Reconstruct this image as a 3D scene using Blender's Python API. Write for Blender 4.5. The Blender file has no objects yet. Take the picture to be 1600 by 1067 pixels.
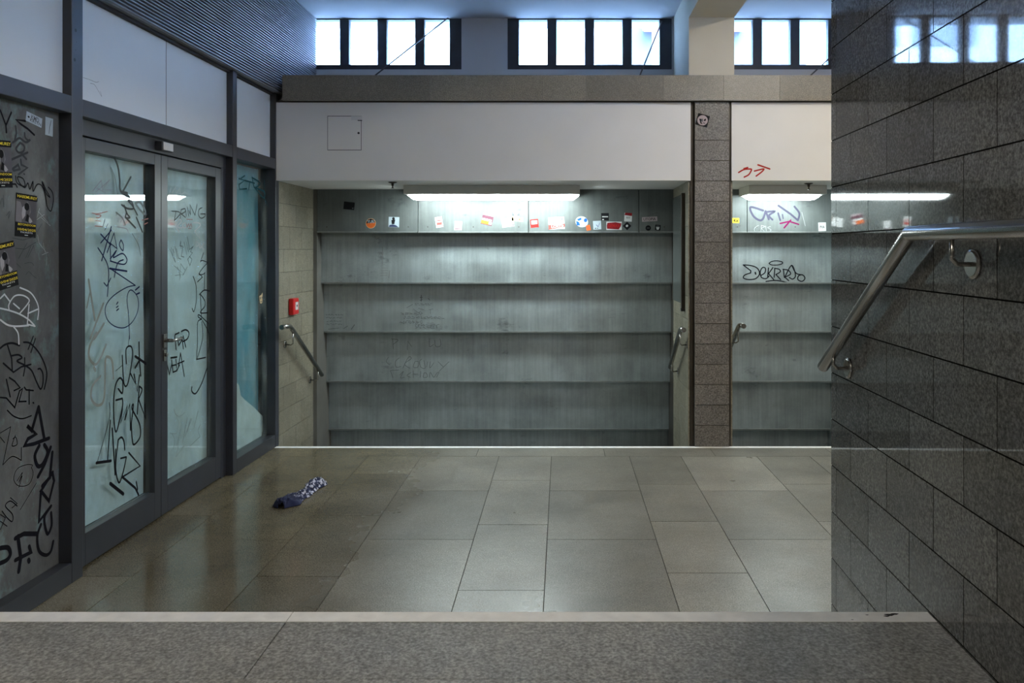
import bpy, math, random
from mathutils import Vector, Matrix, noise as mnoise

scene = bpy.context.scene
COL = scene.collection
random.seed(7)

# ------------------------------------------------------------------ camera, world, lights, exposure
F = 1250.0                      # focal length in pixels of the 1600 px wide frame
VX, VY = 878.5, 390.0           # where depth lines meet in the photograph
CZ = 1.588                      # eye height above the hall floor
cam_d = bpy.data.cameras.new('camera')
cam = bpy.data.objects.new('camera', cam_d); COL.objects.link(cam)
cam.location = (0, 0, CZ); cam.rotation_euler = (math.radians(90), 0, 0)
cam_d.sensor_width = 36.0; cam_d.sensor_fit = 'HORIZONTAL'
cam_d.lens = F / 1600 * 36.0
cam_d.shift_x = -(VX - 800) / 1600
cam_d.shift_y = -(533.5 - VY) / 1600
cam_d.clip_start = 0.02
scene.camera = cam

SKY = 46.0
world = bpy.data.worlds.new('world'); scene.world = world
world.use_nodes = True
bgn = world.node_tree.nodes['Background']
bgn.inputs[0].default_value = (0.38, 0.62, 1.0, 1); bgn.inputs[1].default_value = SKY

NICHE_LAMP = 54.0               # fluorescent diffusers in the two recesses
HALL_LAMP = 110.0               # unseen ceiling lights of the hall; the one above the landing is added
scene.view_settings.view_transform = 'Standard'
scene.view_settings.look = 'None'
scene.view_settings.gamma = 1.0
scene.view_settings.exposure = 0.0
scene.view_settings.use_curve_mapping = False

# ------------------------------------------------------------------ materials
class NT:
    def __init__(s, name):
        s.m = bpy.data.materials.new(name); s.m.use_nodes = True
        s.t = s.m.node_tree; s.b = s.t.nodes['Principled BSDF']; s.out = s.t.nodes['Material Output']
        s.geo = None
    def n(s, typ, **kw):
        nd = s.t.nodes.new(typ)
        for k, v in kw.items():
            if k.startswith('i_'):
                nd.inputs[k[2:].replace('_', ' ')].default_value = v
            else: setattr(nd, k, v)
        return nd
    def l(s, a, b): s.t.links.new(a, b)
    def pos(s):
        if not s.geo: s.geo = s.n('ShaderNodeNewGeometry')
        return s.geo.outputs['Position']
    def noise(s, scale, detail=3, rough=0.55, vec=None, stretch=None):
        nd = s.n('ShaderNodeTexNoise'); nd.inputs['Scale'].default_value = scale
        nd.inputs['Detail'].default_value = detail; nd.inputs['Roughness'].default_value = rough
        v = vec or s.pos()
        if stretch:
            mp = s.n('ShaderNodeMapping'); mp.inputs['Scale'].default_value = stretch
            s.l(v, mp.inputs['Vector']); v = mp.outputs['Vector']
        s.l(v, nd.inputs['Vector']); return nd.outputs['Fac']
    def ramp(s, fac, stops, interp='LINEAR'):
        nd = s.n('ShaderNodeValToRGB'); cr = nd.color_ramp; cr.interpolation = interp
        while len(cr.elements) < len(stops): cr.elements.new(0.5)
        for e, (p, c) in zip(cr.elements, stops):
            e.position = p; e.color = (c, c, c, 1) if not hasattr(c, '__len__') else (*c, 1)
        s.l(fac, nd.inputs['Fac']); return nd.outputs['Color']
    def mul(s, a, b, fac=1.0, blend='MULTIPLY'):
        nd = s.n('ShaderNodeMix', data_type='RGBA', blend_type=blend)
        if hasattr(fac, 'links'): s.l(fac, nd.inputs[0])
        else: nd.inputs[0].default_value = fac
        for v, i in ((a, 6), (b, 7)):
            if hasattr(v, 'links'): s.l(v, nd.inputs[i])
            else: nd.inputs[i].default_value = (*v, 1)
        return nd.outputs[2]
    def island(s, lo, hi):
        s.pos()
        return s.ramp(s.geo.outputs['Random Per Island'], [(0, lo), (1, hi)])
    def bump(s, h, strength, dist=0.002):
        b = s.n('ShaderNodeBump'); b.inputs['Strength'].default_value = strength
        b.inputs['Distance'].default_value = dist
        s.l(h, b.inputs['Height']); s.l(b.outputs['Normal'], s.b.inputs['Normal'])
    def color(s, c):
        if hasattr(c, 'links'): s.l(c, s.b.inputs['Base Color'])
        else: s.b.inputs['Base Color'].default_value = (*c, 1)
    def rough(s, r):
        if hasattr(r, 'links'): s.l(r, s.b.inputs['Roughness'])
        else: s.b.inputs['Roughness'].default_value = r

MATS = {}
def plain(name, c, rough=0.6, metal=0.0, var=0.12, scale=9.0, spec=0.5, emit=None):
    t = NT(name)
    col = t.mul(c, t.ramp(t.noise(scale, 4), [(0.3, 1 - var), (0.7, 1.0)]))
    t.color(col); t.rough(rough); t.b.inputs['Metallic'].default_value = metal
    t.b.inputs['Specular IOR Level'].default_value = spec
    MATS[name] = t.m; return t.m

def granite(name, dark, mid, light, scale, rough, isl=(0.85, 1.1), stain=0.75, bump=0.12, coat=0.0, stainscale=1.7):
    t = NT(name)
    c = t.ramp(t.noise(scale, 5, 0.7), [(0.36, dark), (0.5, mid), (0.64, light)])
    c = t.mul(c, t.ramp(t.noise(scale * 0.23, 3), [(0.3, 0.86), (0.7, 1.1)]))
    c = t.mul(c, t.ramp(t.noise(stainscale, 5, 0.62), [(0.32, stain), (0.62, 1.0)]))
    c = t.mul(c, t.island(isl[0], isl[1]))
    t.color(c)
    t.rough(t.ramp(t.noise(2.4, 4), [(0.3, rough * 0.75), (0.7, min(1, rough * 1.2))]))
    t.bump(t.noise(scale * 0.8, 3), bump, 0.0012)
    t.b.inputs['Coat Weight'].default_value = coat; t.b.inputs['Coat Roughness'].default_value = 0.04
    MATS[name] = t.m; return t.m

granite('floor_granite', (0.105, 0.095, 0.074), (0.225, 0.208, 0.175), (0.355, 0.332, 0.29), 150, 0.36, (0.78, 1.10), 0.66, 0.10)
t = NT.__new__(NT); t.m = MATS['floor_granite']; t.t = t.m.node_tree; t.b = t.t.nodes['Principled BSDF']; t.geo = None
sx = t.n('ShaderNodeSeparateXYZ'); t.l(t.pos(), sx.inputs[0])
near = t.n('ShaderNodeMapRange'); near.inputs[1].default_value = -0.75; near.inputs[2].default_value = -1.75; t.l(sx.outputs[0], near.inputs[0])
ad = t.n('ShaderNodeMath', operation='MULTIPLY_ADD'); ad.inputs[1].default_value = 0.55; t.l(t.noise(1.6, 4, 0.6), ad.inputs[0])
t.l(near.outputs[0], ad.inputs[2])
wet = t.ramp(ad.outputs[0], [(0.38, 0.0), (1.12, 1.0)])
oc = t.b.inputs['Base Color'].links[0].from_socket; orr = t.b.inputs['Roughness'].links[0].from_socket
t.color(t.mul(oc, t.mul((1, 1, 1), (0.80, 0.735, 0.58), wet, 'MIX')))
t.rough(t.mul(orr, t.mul((1, 1, 1), (0.42, 0.42, 0.42), wet, 'MIX')))
granite('step_granite', (0.15, 0.15, 0.146), (0.285, 0.284, 0.277), (0.47, 0.465, 0.455), 120, 0.62, (0.9, 1.1), 0.72, 0.22)
granite('polished_granite', (0.072, 0.072, 0.069), (0.152, 0.151, 0.145), (0.265, 0.262, 0.25), 130, 0.032, (0.80, 1.15), 0.8, 0.0)
granite('column_granite', (0.065, 0.057, 0.049), (0.165, 0.150, 0.131), (0.29, 0.27, 0.243), 110, 0.45, (0.86, 1.08), 0.7, 0.10)
granite('beam_granite', (0.12, 0.108, 0.086), (0.215, 0.195, 0.158), (0.32, 0.295, 0.245), 140, 0.5, (0.82, 1.14), 0.85, 0.10)
granite('travertine', (0.14, 0.124, 0.086), (0.24, 0.217, 0.160), (0.32, 0.292, 0.225), 110, 0.5, (0.88, 1.07), 0.72, 0.10)
plain('grout', (0.055, 0.05, 0.043), 0.9)
plain('black_joint', (0.006, 0.006, 0.006), 1.0, spec=0.0)
plain('white_paint_line', (0.88, 0.875, 0.87), 0.6, var=0.16, scale=22)
plain('plaster', (0.74, 0.725, 0.70), 0.85, var=0.05, scale=3)
plain('beige_plaster', (0.60, 0.555, 0.46), 0.85, var=0.06, scale=3)
plain('ceiling_paint', (0.50, 0.50, 0.52), 0.9, var=0.06, scale=2)
plain('anthracite', (0.040, 0.043, 0.053), 0.38, var=0.2, scale=5)
plain('dark_recess', (0.016, 0.016, 0.018), 0.7)
plain('bronze_strip', (0.055, 0.044, 0.033), 0.4, 0.3, var=0.35, scale=6)
plain('rib_metal', (0.21, 0.215, 0.235), 0.45, 0.2, var=0.15, scale=4)
plain('transom_panel', (0.76, 0.80, 0.83), 0.42, var=0.05, scale=2)
plain('window_frame', (0.025, 0.032, 0.045), 0.5, var=0.25, scale=12)
plain('lamp_housing', (0.62, 0.62, 0.60), 0.5, var=0.05)
plain('brass_dark', (0.07, 0.06, 0.05), 0.4, 0.8)
plain('red_plastic', (0.55, 0.012, 0.012), 0.3, var=0.06)
plain('light_plastic', (0.62, 0.62, 0.62), 0.35, var=0.05)
plain('dark_plastic', (0.03, 0.03, 0.032), 0.4)
plain('ledge_concrete', (0.33, 0.33, 0.32), 0.85)
plain('facade', (0.80, 0.80, 0.78), 0.8, var=0.08, scale=0.6)
plain('facade_window', (0.07, 0.09, 0.12), 0.3, var=0.2, scale=0.8)
plain('shutter', (0.30, 0.32, 0.36), 0.6)
plain('red_awning', (0.62, 0.20, 0.14), 0.7)
plain('pavement', (0.5, 0.5, 0.49), 0.9, var=0.1, scale=1)

def panel_mat(name, c, rough, metal):
    """zinc-grey boards: vertical wipe marks, blotches, soft sheen"""
    t = NT(name)
    a = t.ramp(t.noise(1.0, 5, 0.6, stretch=(38, 2, 1.6)), [(0.3, 0.84), (0.7, 1.08)])
    b = t.ramp(t.noise(2.3, 5, 0.65), [(0.33, 0.74), (0.62, 1.06)])
    d = t.ramp(t.noise(0.9, 6, 0.7, stretch=(5, 2, 9)), [(0.27, 0.55), (0.38, 1.0)])
    g = t.ramp(t.noise(320, 2), [(0.3, 0.9), (0.7, 1.08)])
    t.color(t.mul(t.mul(t.mul(t.mul(c, a), b), d), g))
    t.rough(t.ramp(t.noise(3, 4), [(0.3, rough * 0.8), (0.7, rough * 1.2)]))
    t.b.inputs['Metallic'].default_value = metal
    MATS[name] = t.m
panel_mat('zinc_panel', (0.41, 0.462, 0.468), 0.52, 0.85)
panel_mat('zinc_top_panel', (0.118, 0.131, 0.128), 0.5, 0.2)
plain('zinc_edge', (0.30, 0.32, 0.31), 0.4, 0.7, var=0.3, scale=14)

t = NT('stainless'); t.color((0.44, 0.425, 0.40)); t.b.inputs['Metallic'].default_value = 1
t.rough(0.24); MATS['stainless'] = t.m

def emissive(name, c, s):
    t = NT(name); t.color((0.8, 0.8, 0.8))
    t.b.inputs['Emission Color'].default_value = (*c, 1); t.b.inputs['Emission Strength'].default_value = s
    MATS[name] = t.m
emissive('niche_tube', (0.86, 1.0, 1.0), NICHE_LAMP)
emissive('hall_tube', (1.0, 0.92, 0.78), HALL_LAMP)

def glass(name, tint, ior=1.5, rough=0.0, dirt=None):
    t = NT(name)
    tr = t.n('ShaderNodeBsdfTransparent'); tr.inputs[0].default_value = (*tint, 1)
    gl = t.n('ShaderNodeBsdfGlossy'); gl.inputs['Roughness'].default_value = rough
    fr = t.n('ShaderNodeFresnel'); t.pos()
    ia = t.n('ShaderNodeMath', operation='MULTIPLY_ADD'); ia.inputs[1].default_value = 1 / ior - ior; ia.inputs[2].default_value = ior
    t.l(t.geo.outputs['Backfacing'], ia.inputs[0]); t.l(ia.outputs[0], fr.inputs['IOR'])   # same reflectance on the way out of the pane
    mx = t.n('ShaderNodeMixShader'); t.l(fr.outputs[0], mx.inputs[0]); t.l(tr.outputs[0], mx.inputs[1]); t.l(gl.outputs[0], mx.inputs[2])
    last = mx.outputs[0]
    if dirt:
        df = t.n('ShaderNodeBsdfDiffuse'); df.inputs[0].default_value = (*dirt[0], 1)
        m2 = t.n('ShaderNodeMixShader')
        t.l(t.ramp(t.noise(dirt[1], 6, 0.7, stretch=(1, 1, 0.5)), [(0.42, dirt[2]), (0.66, dirt[3])]), m2.inputs[0])
        t.l(last, m2.inputs[1]); t.l(df.outputs[0], m2.inputs[2]); last = m2.outputs[0]
    t.l(last, t.out.inputs[0]); MATS[name] = t.m
glass('door_glass', (0.90, 0.965, 0.965), 1.55, 0.015, ((0.55, 0.6, 0.58), 5, 0.0, 0.14))
glass('teal_glass', (0.42, 0.70, 0.76), 1.5, 0.02, ((0.3, 0.42, 0.45), 5, 0.02, 0.16))
glass('grimy_glass', (0.5, 0.52, 0.52), 1.5, 0.22, ((0.215, 0.23, 0.225), 3, 0.60, 0.97))
t = NT.__new__(NT); t.m = MATS['grimy_glass']; t.t = t.m.node_tree; t.geo = None       # teal residue where old film tore off
dfn = [n for n in t.t.nodes if n.type == 'BSDF_DIFFUSE'][0]
t.l(t.mul((0.165, 0.17, 0.165), (0.22, 0.31, 0.30), t.ramp(t.noise(2.6, 6, 0.75, stretch=(1, 1.6, 1)), [(0.54, 0), (0.66, 1)]), 'MIX'), dfn.inputs[0])
glass('window_glass', (0.93, 0.96, 1.0), 1.5, 0.0, ((0.5, 0.55, 0.6), 7, 0.0, 0.10))
t = NT('backing_sheet')
t.color(t.mul((0.76, 0.84, 0.86), t.ramp(t.noise(1.5, 5, 0.6), [(0.3, 0.78), (0.7, 1.08)])))
t.rough(0.6); MATS['backing_sheet'] = t.m
plain('recess_side', (0.13, 0.125, 0.108), 0.7, var=0.3, scale=4)
plain('guard_metal', (0.13, 0.145, 0.138), 0.25, 0.2, var=0.15, scale=4)
plain('teal_sheet', (0.12, 0.36, 0.46), 0.7, var=0.2, scale=2)
plain('curtain', (0.75, 0.78, 0.78), 0.8, var=0.15, scale=5)
plain('grey_backing', (0.14, 0.145, 0.145), 0.8, var=0.3, scale=3)

def paint(name, c, rough=0.7):
    return plain(name, c, rough, var=0.10, scale=20, spec=0.05)
paint('ink_black', (0.010, 0.010, 0.014)); paint('ink_navy', (0.012, 0.018, 0.075))
paint('ink_grey', (0.10, 0.115, 0.115)); paint('ink_dim', (0.055, 0.058, 0.062)); paint('ink_olive', (0.27, 0.285, 0.255))
paint('ink_white', (0.62, 0.63, 0.63)); paint('ink_scratch', (0.30, 0.31, 0.31)); paint('ink_pink', (0.40, 0.33, 0.40)); paint('ink_faint_red', (0.46, 0.24, 0.22))
paint('ink_red', (0.40, 0.03, 0.025)); paint('ink_teal', (0.01, 0.06, 0.075)); paint('ink_purple', (0.06, 0.057, 0.088))
paint('ink_magenta', (0.13, 0.008, 0.055)); paint('ink_pencil', (0.14, 0.155, 0.155)); paint('ink_smear', (0.24, 0.29, 0.285))
for n_, c_ in dict(p_white=(0.60, 0.60, 0.60), p_black=(0.012, 0.012, 0.014), p_orange=(0.60, 0.13, 0.03), p_red=(0.42, 0.02, 0.018),
                   p_salmon=(0.48, 0.07, 0.06), p_blue=(0.02, 0.10, 0.36), p_pale=(0.42, 0.49, 0.54), p_cream=(0.52, 0.40, 0.24),
                   p_maroon=(0.22, 0.015, 0.02), p_plum=(0.12, 0.05, 0.07), p_grey=(0.10, 0.105, 0.11), p_yellow=(0.88, 0.68, 0.05),
                   p_lilac=(0.16, 0.16, 0.30), p_photo=(0.11, 0.105, 0.11), p_photolight=(0.40, 0.37, 0.37), p_photomid=(0.21, 0.195, 0.20),
                   p_navy=(0.05, 0.06, 0.13), p_rose=(0.40, 0.33, 0.34)).items():
    plain(n_, c_, 0.75, var=0.08, scale=30, spec=0.1)

# ------------------------------------------------------------------ mesh building
class MB:
    def __init__(s): s.v = []; s.f = []; s.mi = []; s.sm = []
    def quadmesh(s, vs, fs, mi=0, smooth=False):
        o = len(s.v); s.v += [tuple(v) for v in vs]
        for f in fs: s.f.append(tuple(i + o for i in f)); s.mi.append(mi); s.sm.append(smooth)
    def hexa(s, c, mi=0):           # 8 corners: bottom 4 (ccw), top 4
        s.quadmesh(c, [(0, 3, 2, 1), (4, 5, 6, 7), (0, 1, 5, 4), (1, 2, 6, 5), (2, 3, 7, 6), (3, 0, 4, 7)], mi)
    def box(s, x0, x1, y0, y1, z0, z1, mi=0, fn=None):
        c = [(x0, y0, z0), (x1, y0, z0), (x1, y1, z0), (x0, y1, z0), (x0, y0, z1), (x1, y0, z1), (x1, y1, z1), (x0, y1, z1)]
        if fn: c = [fn(*p) for p in c]
        s.hexa(c, mi)
    def tube(s, pts, r, seg=16, mi=0, caps=True):
        pts = [Vector(p) for p in pts]; rs = r if hasattr(r, '__len__') else [r] * len(pts)
        rings = []; up = None
        for i, p in enumerate(pts):
            a = (pts[i] - pts[i - 1]).normalized() if i else None
            b = (pts[i + 1] - pts[i]).normalized() if i < len(pts) - 1 else None
            d = (a + b).normalized() if a and b else (a or b)
            if up is None:
                up = Vector((0, 0, 1)) if abs(d.z) < 0.9 else Vector((1, 0, 0))
            sx = d.cross(up).normalized(); up = sx.cross(d).normalized()
            k = 1.0
            if a and b: k = 1 / max(0.5, math.sqrt((1 + a.dot(b)) / 2))
            ring = []
            for j in range(seg):
                an = 2 * math.pi * j / seg
                ring.append(p + rs[i] * (math.cos(an) * sx + math.sin(an) * up))
            rings.append(ring)
        vs = [v for rg in rings for v in rg]; fs = []
        for i in range(len(rings) - 1):
            for j in range(seg):
                fs.append((i * seg + j, i * seg + (j + 1) % seg, (i + 1) * seg + (j + 1) % seg, (i + 1) * seg + j))
        s.quadmesh(vs, fs, mi, True)
        if caps:
            o = len(s.v) - len(vs)
            s.f.append(tuple(o + j for j in range(seg))[::-1]); s.mi.append(mi); s.sm.append(False)
            s.f.append(tuple(o + (len(rings) - 1) * seg + j for j in range(seg))); s.mi.append(mi); s.sm.append(False)
    def build(s, name, mats, parent=None, bevel=0.0, recalc=True):
        me = bpy.data.meshes.new(name); me.from_pydata(s.v, [], s.f)
        if isinstance(mats, str): mats = [mats]
        for m in mats: me.materials.append(MATS[m])
        me.polygons.foreach_set('material_index', s.mi); me.polygons.foreach_set('use_smooth', s.sm)
        me.update()
        if recalc:
            import bmesh
            bm = bmesh.new(); bm.from_mesh(me); bmesh.ops.recalc_face_normals(bm, faces=bm.faces[:]); bm.to_mesh(me); bm.free()
        o = bpy.data.objects.new(name, me); COL.objects.link(o)
        if parent: o.parent = parent
        if bevel:
            b = o.modifiers.new('bevel', 'BEVEL'); b.width = bevel; b.segments = 2; b.limit_method = 'ANGLE'
        return o

def empty(name, loc=(0, 0, 0)):
    o = bpy.data.objects.new(name, None); COL.objects.link(o); o.location = loc; o.empty_display_size = 0.1; return o
def tag(o, label, cat, group=None):
    o['label'] = label; o['category'] = cat
    if group: o['group'] = group
    return o
def struct(o): o['kind'] = 'structure'; return o
def rooted(o, root):               # parent a mesh written in world coordinates under an Empty that stands elsewhere
    o.parent = root; o.matrix_parent_inverse = Matrix.Translation(root.location).inverted(); return o

# ------------------------------------------------------------------ the main planes
LA, LS = 2.367, 0.0092             # left wall: X = -LA + LS*Y
RA, RS = 0.865, 0.0192             # right wall: X = RA + RS*Y
def LW(d, s, z): return (-LA + LS * s - d, s, z)       # d = depth into the wall (negative: towards the hall)
def RW(d, s, z): return (RA + RS * s + d, s, z)        # d = depth into the wall
FLOOR_END = 6.455
BACK = 7.40
CEIL = 3.73
LAND = 0.694
NOSE = 1.971

class Plane:
    """a surface in the place: origin, u to the viewer's right, v up, n towards the hall"""
    def __init__(s, o, u, v, n): s.o = Vector(o); s.u = Vector(u).normalized(); s.v = Vector(v); s.n = Vector(n).normalized()
    def px(s, x, y):
        d = Vector(((x - VX) / F, 1, -(y - VY) / F)); c = Vector((0, 0, CZ))
        t = (s.o - c).dot(s.n) / d.dot(s.n); p = c + d * t - s.o
        return (p.dot(s.u), p.dot(s.v)), t
    def at(s, a, b, h=0.0): return s.o + s.u * a + s.v * b + s.n * h
def left_plane(d): return Plane(LW(d, 0, 0), (LS, 1, 0), (0, 0, 1), (1, -LS, 0))
def back_plane(y): return Plane((0, y, 0), (1, 0, 0), (0, 0, 1), (0, -1, 0))

def ribbon(mb, pts, w, pl, h, mi=0):
    """a pen stroke lying on the plane: one strip with rounded ends"""
    P = [Vector(p) for p in pts]
    Q = [P[0]]
    for p in P[1:]:
        if (p - Q[-1]).length > 1e-5: Q.append(p)
    if len(Q) < 2: return
    L, R = [], []
    for i, p in enumerate(Q):
        a = (Q[i] - Q[i - 1]).normalized() if i else None
        b = (Q[i + 1] - Q[i]).normalized() if i < len(Q) - 1 else None
        if a and b:
            m = a + b
            if m.length < 0.35: m = a
            m.normalize(); nn = Vector((-m.y, m.x)); k = 1 / max(0.6, nn.dot(Vector((-a.y, a.x))))
        else:
            m = a or b; nn = Vector((-m.y, m.x)); k = 1
        L.append(p + nn * w * 0.5 * k); R.append(p - nn * w * 0.5 * k)
    vs = L + R; n = len(L); fs = [(i, i + 1, n + i + 1, n + i) for i in range(n - 1)]
    for e, q, sgn in ((0, Q[0], -1), (n - 1, Q[-1], 1)):
        d = (Q[1] - Q[0]).normalized() if e == 0 else (Q[-1] - Q[-2]).normalized()
        nn = Vector((-d.y, d.x)); base = len(vs); arc = []
        for j in range(1, 4):
            an = math.pi * j / 4
            vs.append(q + (nn * math.cos(an) + d * sgn * math.sin(an)) * w * 0.5); arc.append(base + j - 1)
        fs.append((e, *arc, n + e))
    mb.quadmesh([pl.at(v.x, v.y, h) for v in vs], fs, mi)

def smooth(pts, k=6):
    if len(pts) < 3: return pts
    P = [Vector(p) for p in pts]; out = []
    for i in range(len(P) - 1):
        a, b, c, d = P[max(i - 1, 0)], P[i], P[i + 1], P[min(i + 2, len(P) - 1)]
        for j in range(k):
            t = j / k
            out.append(0.5 * (2 * b + (c - a) * t + (2 * a - 5 * b + 4 * c - d) * t * t + (3 * b - a - 3 * c + d) * t ** 3))
    out.append(P[-1]); return out

def graffiti(parent, pl, label, ink, zoom, text, wk=1.4):
    """strokes 'width x,y x,y ...' one per line; 's' before the width rounds the corners"""
    ox, oy, sc = zoom; mb = MB(); h = 0.0012
    for ln in text.strip().replace(';', '\n').split('\n'):
        tk = ln.split()
        if len(tk) < 3: continue
        sm = tk[0][0] == 's'; w = float(tk[0].lstrip('s')) / sc
        pts = []; ts = 0
        for q in tk[1:]:
            x, y = q.split(','); uv, tt = pl.px(ox + float(x) / sc, oy + float(y) / sc); pts.append(uv); ts += tt
        ribbon(mb, smooth(pts) if sm else pts, w * wk * ts / len(pts) / F, pl, h); h += 0.00004
    o = mb.build('graffiti_lettering', ink, recalc=False)
    o['label'] = label
    rooted(o, parent) if parent.location.length else setattr(o, 'parent', parent)
    return o

def text_mesh(mb, body, pl_at, height, width, mi, bold=0.0):
    """letters as flat faces; pl_at(u,v) -> point; text centred, squeezed to width"""
    cu = bpy.data.curves.new('lettering', 'FONT'); cu.body = body; cu.size = 1.0; cu.align_x = 'CENTER'; cu.align_y = 'CENTER'
    cu.offset = bold; cu.resolution_u = 2
    ob = bpy.data.objects.new('lettering', cu); COL.objects.link(ob)
    bpy.context.view_layer.update()
    me = bpy.data.meshes.new_from_object(ob.evaluated_get(bpy.context.evaluated_depsgraph_get()))
    bpy.data.objects.remove(ob); bpy.data.curves.remove(cu)
    xs = [v.co.x for v in me.vertices]; ys = [v.co.y for v in me.vertices]
    if xs:
        cx, cy = (min(xs) + max(xs)) / 2, (min(ys) + max(ys)) / 2
        kx, ky = width / (max(xs) - min(xs)), height / (max(ys) - min(ys))
        mb.quadmesh([pl_at((v.co.x - cx) * kx, (v.co.y - cy) * ky) for v in me.vertices], [tuple(p.vertices) for p in me.polygons], mi)
    bpy.data.meshes.remove(me)

def sticker(name, label, cat, pl, cx, cy, w, h, rot, base, layers, group=None, shape='rect'):
    """a printed paper sticker on the plane; sizes in photo pixels turned into metres there; layers in -0.5..0.5 units"""
    uv, t = pl.px(cx, cy); k = t / F; W, H = w * k, h * k
    mats = [base]; mb = MB(); ca, sa = math.cos(math.radians(rot)), math.sin(math.radians(rot))
    o3 = pl.at(uv[0], uv[1], 0)
    def at(a, b, hh): return pl.u * (a * ca - b * sa) + pl.v * (a * sa + b * ca) + pl.n * hh
    def mi(m):
        if m not in mats: mats.append(m)
        return mats.index(m)
    def outline(kind, u0, v0, u1, v1):
        if kind == 'rect': return [(u0, v0), (u1, v0), (u1, v1), (u0, v1)]
        cx_, cy_, rx, ry = (u0 + u1) / 2, (v0 + v1) / 2, (u1 - u0) / 2, (v1 - v0) / 2
        return [(cx_ + rx * math.cos(2 * math.pi * i / 28), cy_ + ry * math.sin(2 * math.pi * i / 28)) for i in range(28)]
    ol = shape if not isinstance(shape, str) else outline(shape, -.5, -.5, .5, .5)
    n = len(ol)
    vs = [at(a * W, b * H, 0.0002) for a, b in ol] + [at(a * W, b * H, 0.0012) for a, b in ol]
    mb.quadmesh(vs, [tuple(range(n, 2 * n))] + [(i, (i + 1) % n, n + (i + 1) % n, n + i) for i in range(n)], 0)
    hh = 0.0015
    for L in layers:
        if L[0] in ('rect', 'disc'):
            q = outline(L[0], *L[1:5]); mb.quadmesh([at(a * W, b * H, hh) for a, b in q], [tuple(range(len(q)))], mi(L[5]))
        elif L[0] == 'poly':
            mb.quadmesh([at(a * W, b * H, hh) for a, b in L[1]], [tuple(range(len(L[1])))], mi(L[2]))
        elif L[0] == 'text':      # text, u, v, height, width, material
            _, s_, u_, v_, th, tw, m_ = L
            text_mesh(mb, s_, lambda a, b: at(u_ * W + a, v_ * H + b, hh), th * H, tw * W, mi(m_), 0.01)
        hh += 0.0003
    o = mb.build(name, mats, recalc=False); o.location = o3
    tag(o, label, cat, group); return o

# ================================================================== floor and stairs
def tiles(mb, fn, cols, gap=0.0042, t=0.03):
    """cols: (u0,u1,[v joints]) -> slabs with open joints; fn(u,v,h)"""
    for u0, u1, js in cols:
        for a, b in zip(js[:-1], js[1:]):
            g = gap / 2
            mb.box(u0 + g, u1 - g, a + g, b - g, -t, 0, 0, fn)
mb = MB()
xb = [-2.42, -2.09, -1.488, -1.082, -0.486, -0.083, 0.515, 0.912, 1.493, 1.90, 2.50, 2.90]
y0, y1 = 1.0, 6.147
cols = []
def joints(start, pitch):
    r = []; v = start
    while v > y0 + 0.1: r.append(v); v -= pitch
    return [y0] + r[::-1] + [y1]
for i in range(len(xb) - 1):
    wide = xb[i + 1] - xb[i] > 0.5
    st = 5.268 if wide else (5.67 if i < 3 else (5.51 if i == 4 else 5.42))
    pt = 0.885 if wide else (0.89 if i < 5 else 0.745)
    cols.append((xb[i], xb[i + 1], joints(st, pt)))
tiles(mb, lambda x, y, h: (x, y, h), cols)
ex = [-2.42, -1.95, -0.665, 0.33, 1.18, 2.1, 2.9]
tiles(mb, lambda x, y, h: (x, y, h), [(a, b, [y1, FLOOR_END - 0.05]) for a, b in zip(ex[:-1], ex[1:])])
mb.box(-2.85, 2.9, 1.0, FLOOR_END - 0.001, -0.2, -0.004, 1)
struct(mb.build('floor', ['floor_granite', 'grout']))
mb = MB(); mb.box(-2.305, 2.6, FLOOR_END - 0.049, FLOOR_END, -0.2, 0.001)
struct(mb.build('trim_1', 'white_paint_line'))

# foreground steps: landing, three steps down, painted nosings
st = empty('staircase', (0, 1.0, 0))
tag(st, 'grey granite steps crossing the foreground, white painted edge strip', 'stairs')
R = LAND / 4
def xr(y): return RA + RS * y - 0.002
XL = -2.345
lx = [XL, -0.663, None]
mb = MB()
for a, b, ys in ((XL, -0.663, (NOSE - 0.306, NOSE - 0.05)), (-0.663, None, (NOSE - 0.306, NOSE - 0.05)),
                 (XL, -1.03, (0.72, NOSE - 0.306)), (-1.03, 0.80, (0.72, NOSE - 0.306)), (0.80, None, (0.72, NOSE - 0.306)),
                 (XL, -0.3, (-0.6, 0.72)), (-0.3, None, (-0.6, 0.72)), (XL, None, (-2.49, -0.6))):
    g = 0.0014
    c = []
    for z in (LAND - 0.03, LAND):
        c += [(a + g, ys[0] + g, z), ((b - g) if b is not None else xr(ys[0]), ys[0] + g, z),
              ((b - g) if b is not None else xr(ys[1]), ys[1] - g * 0.2, z), (a + g, ys[1] - g * 0.2, z)]
    mb.hexa(c)
mb.hexa([(XL, -2.49, 0), (xr(-2.5), -2.49, 0), (xr(NOSE), NOSE - 0.003, 0), (XL, NOSE - 0.003, 0),
         (XL, -2.49, LAND - 0.004), (xr(-2.5), -2.49, LAND - 0.004), (xr(NOSE), NOSE - 0.003, LAND - 0.004), (XL, NOSE - 0.003, LAND - 0.004)], 1)
rooted(mb.build('landing', ['step_granite', 'grout']), st)
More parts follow.
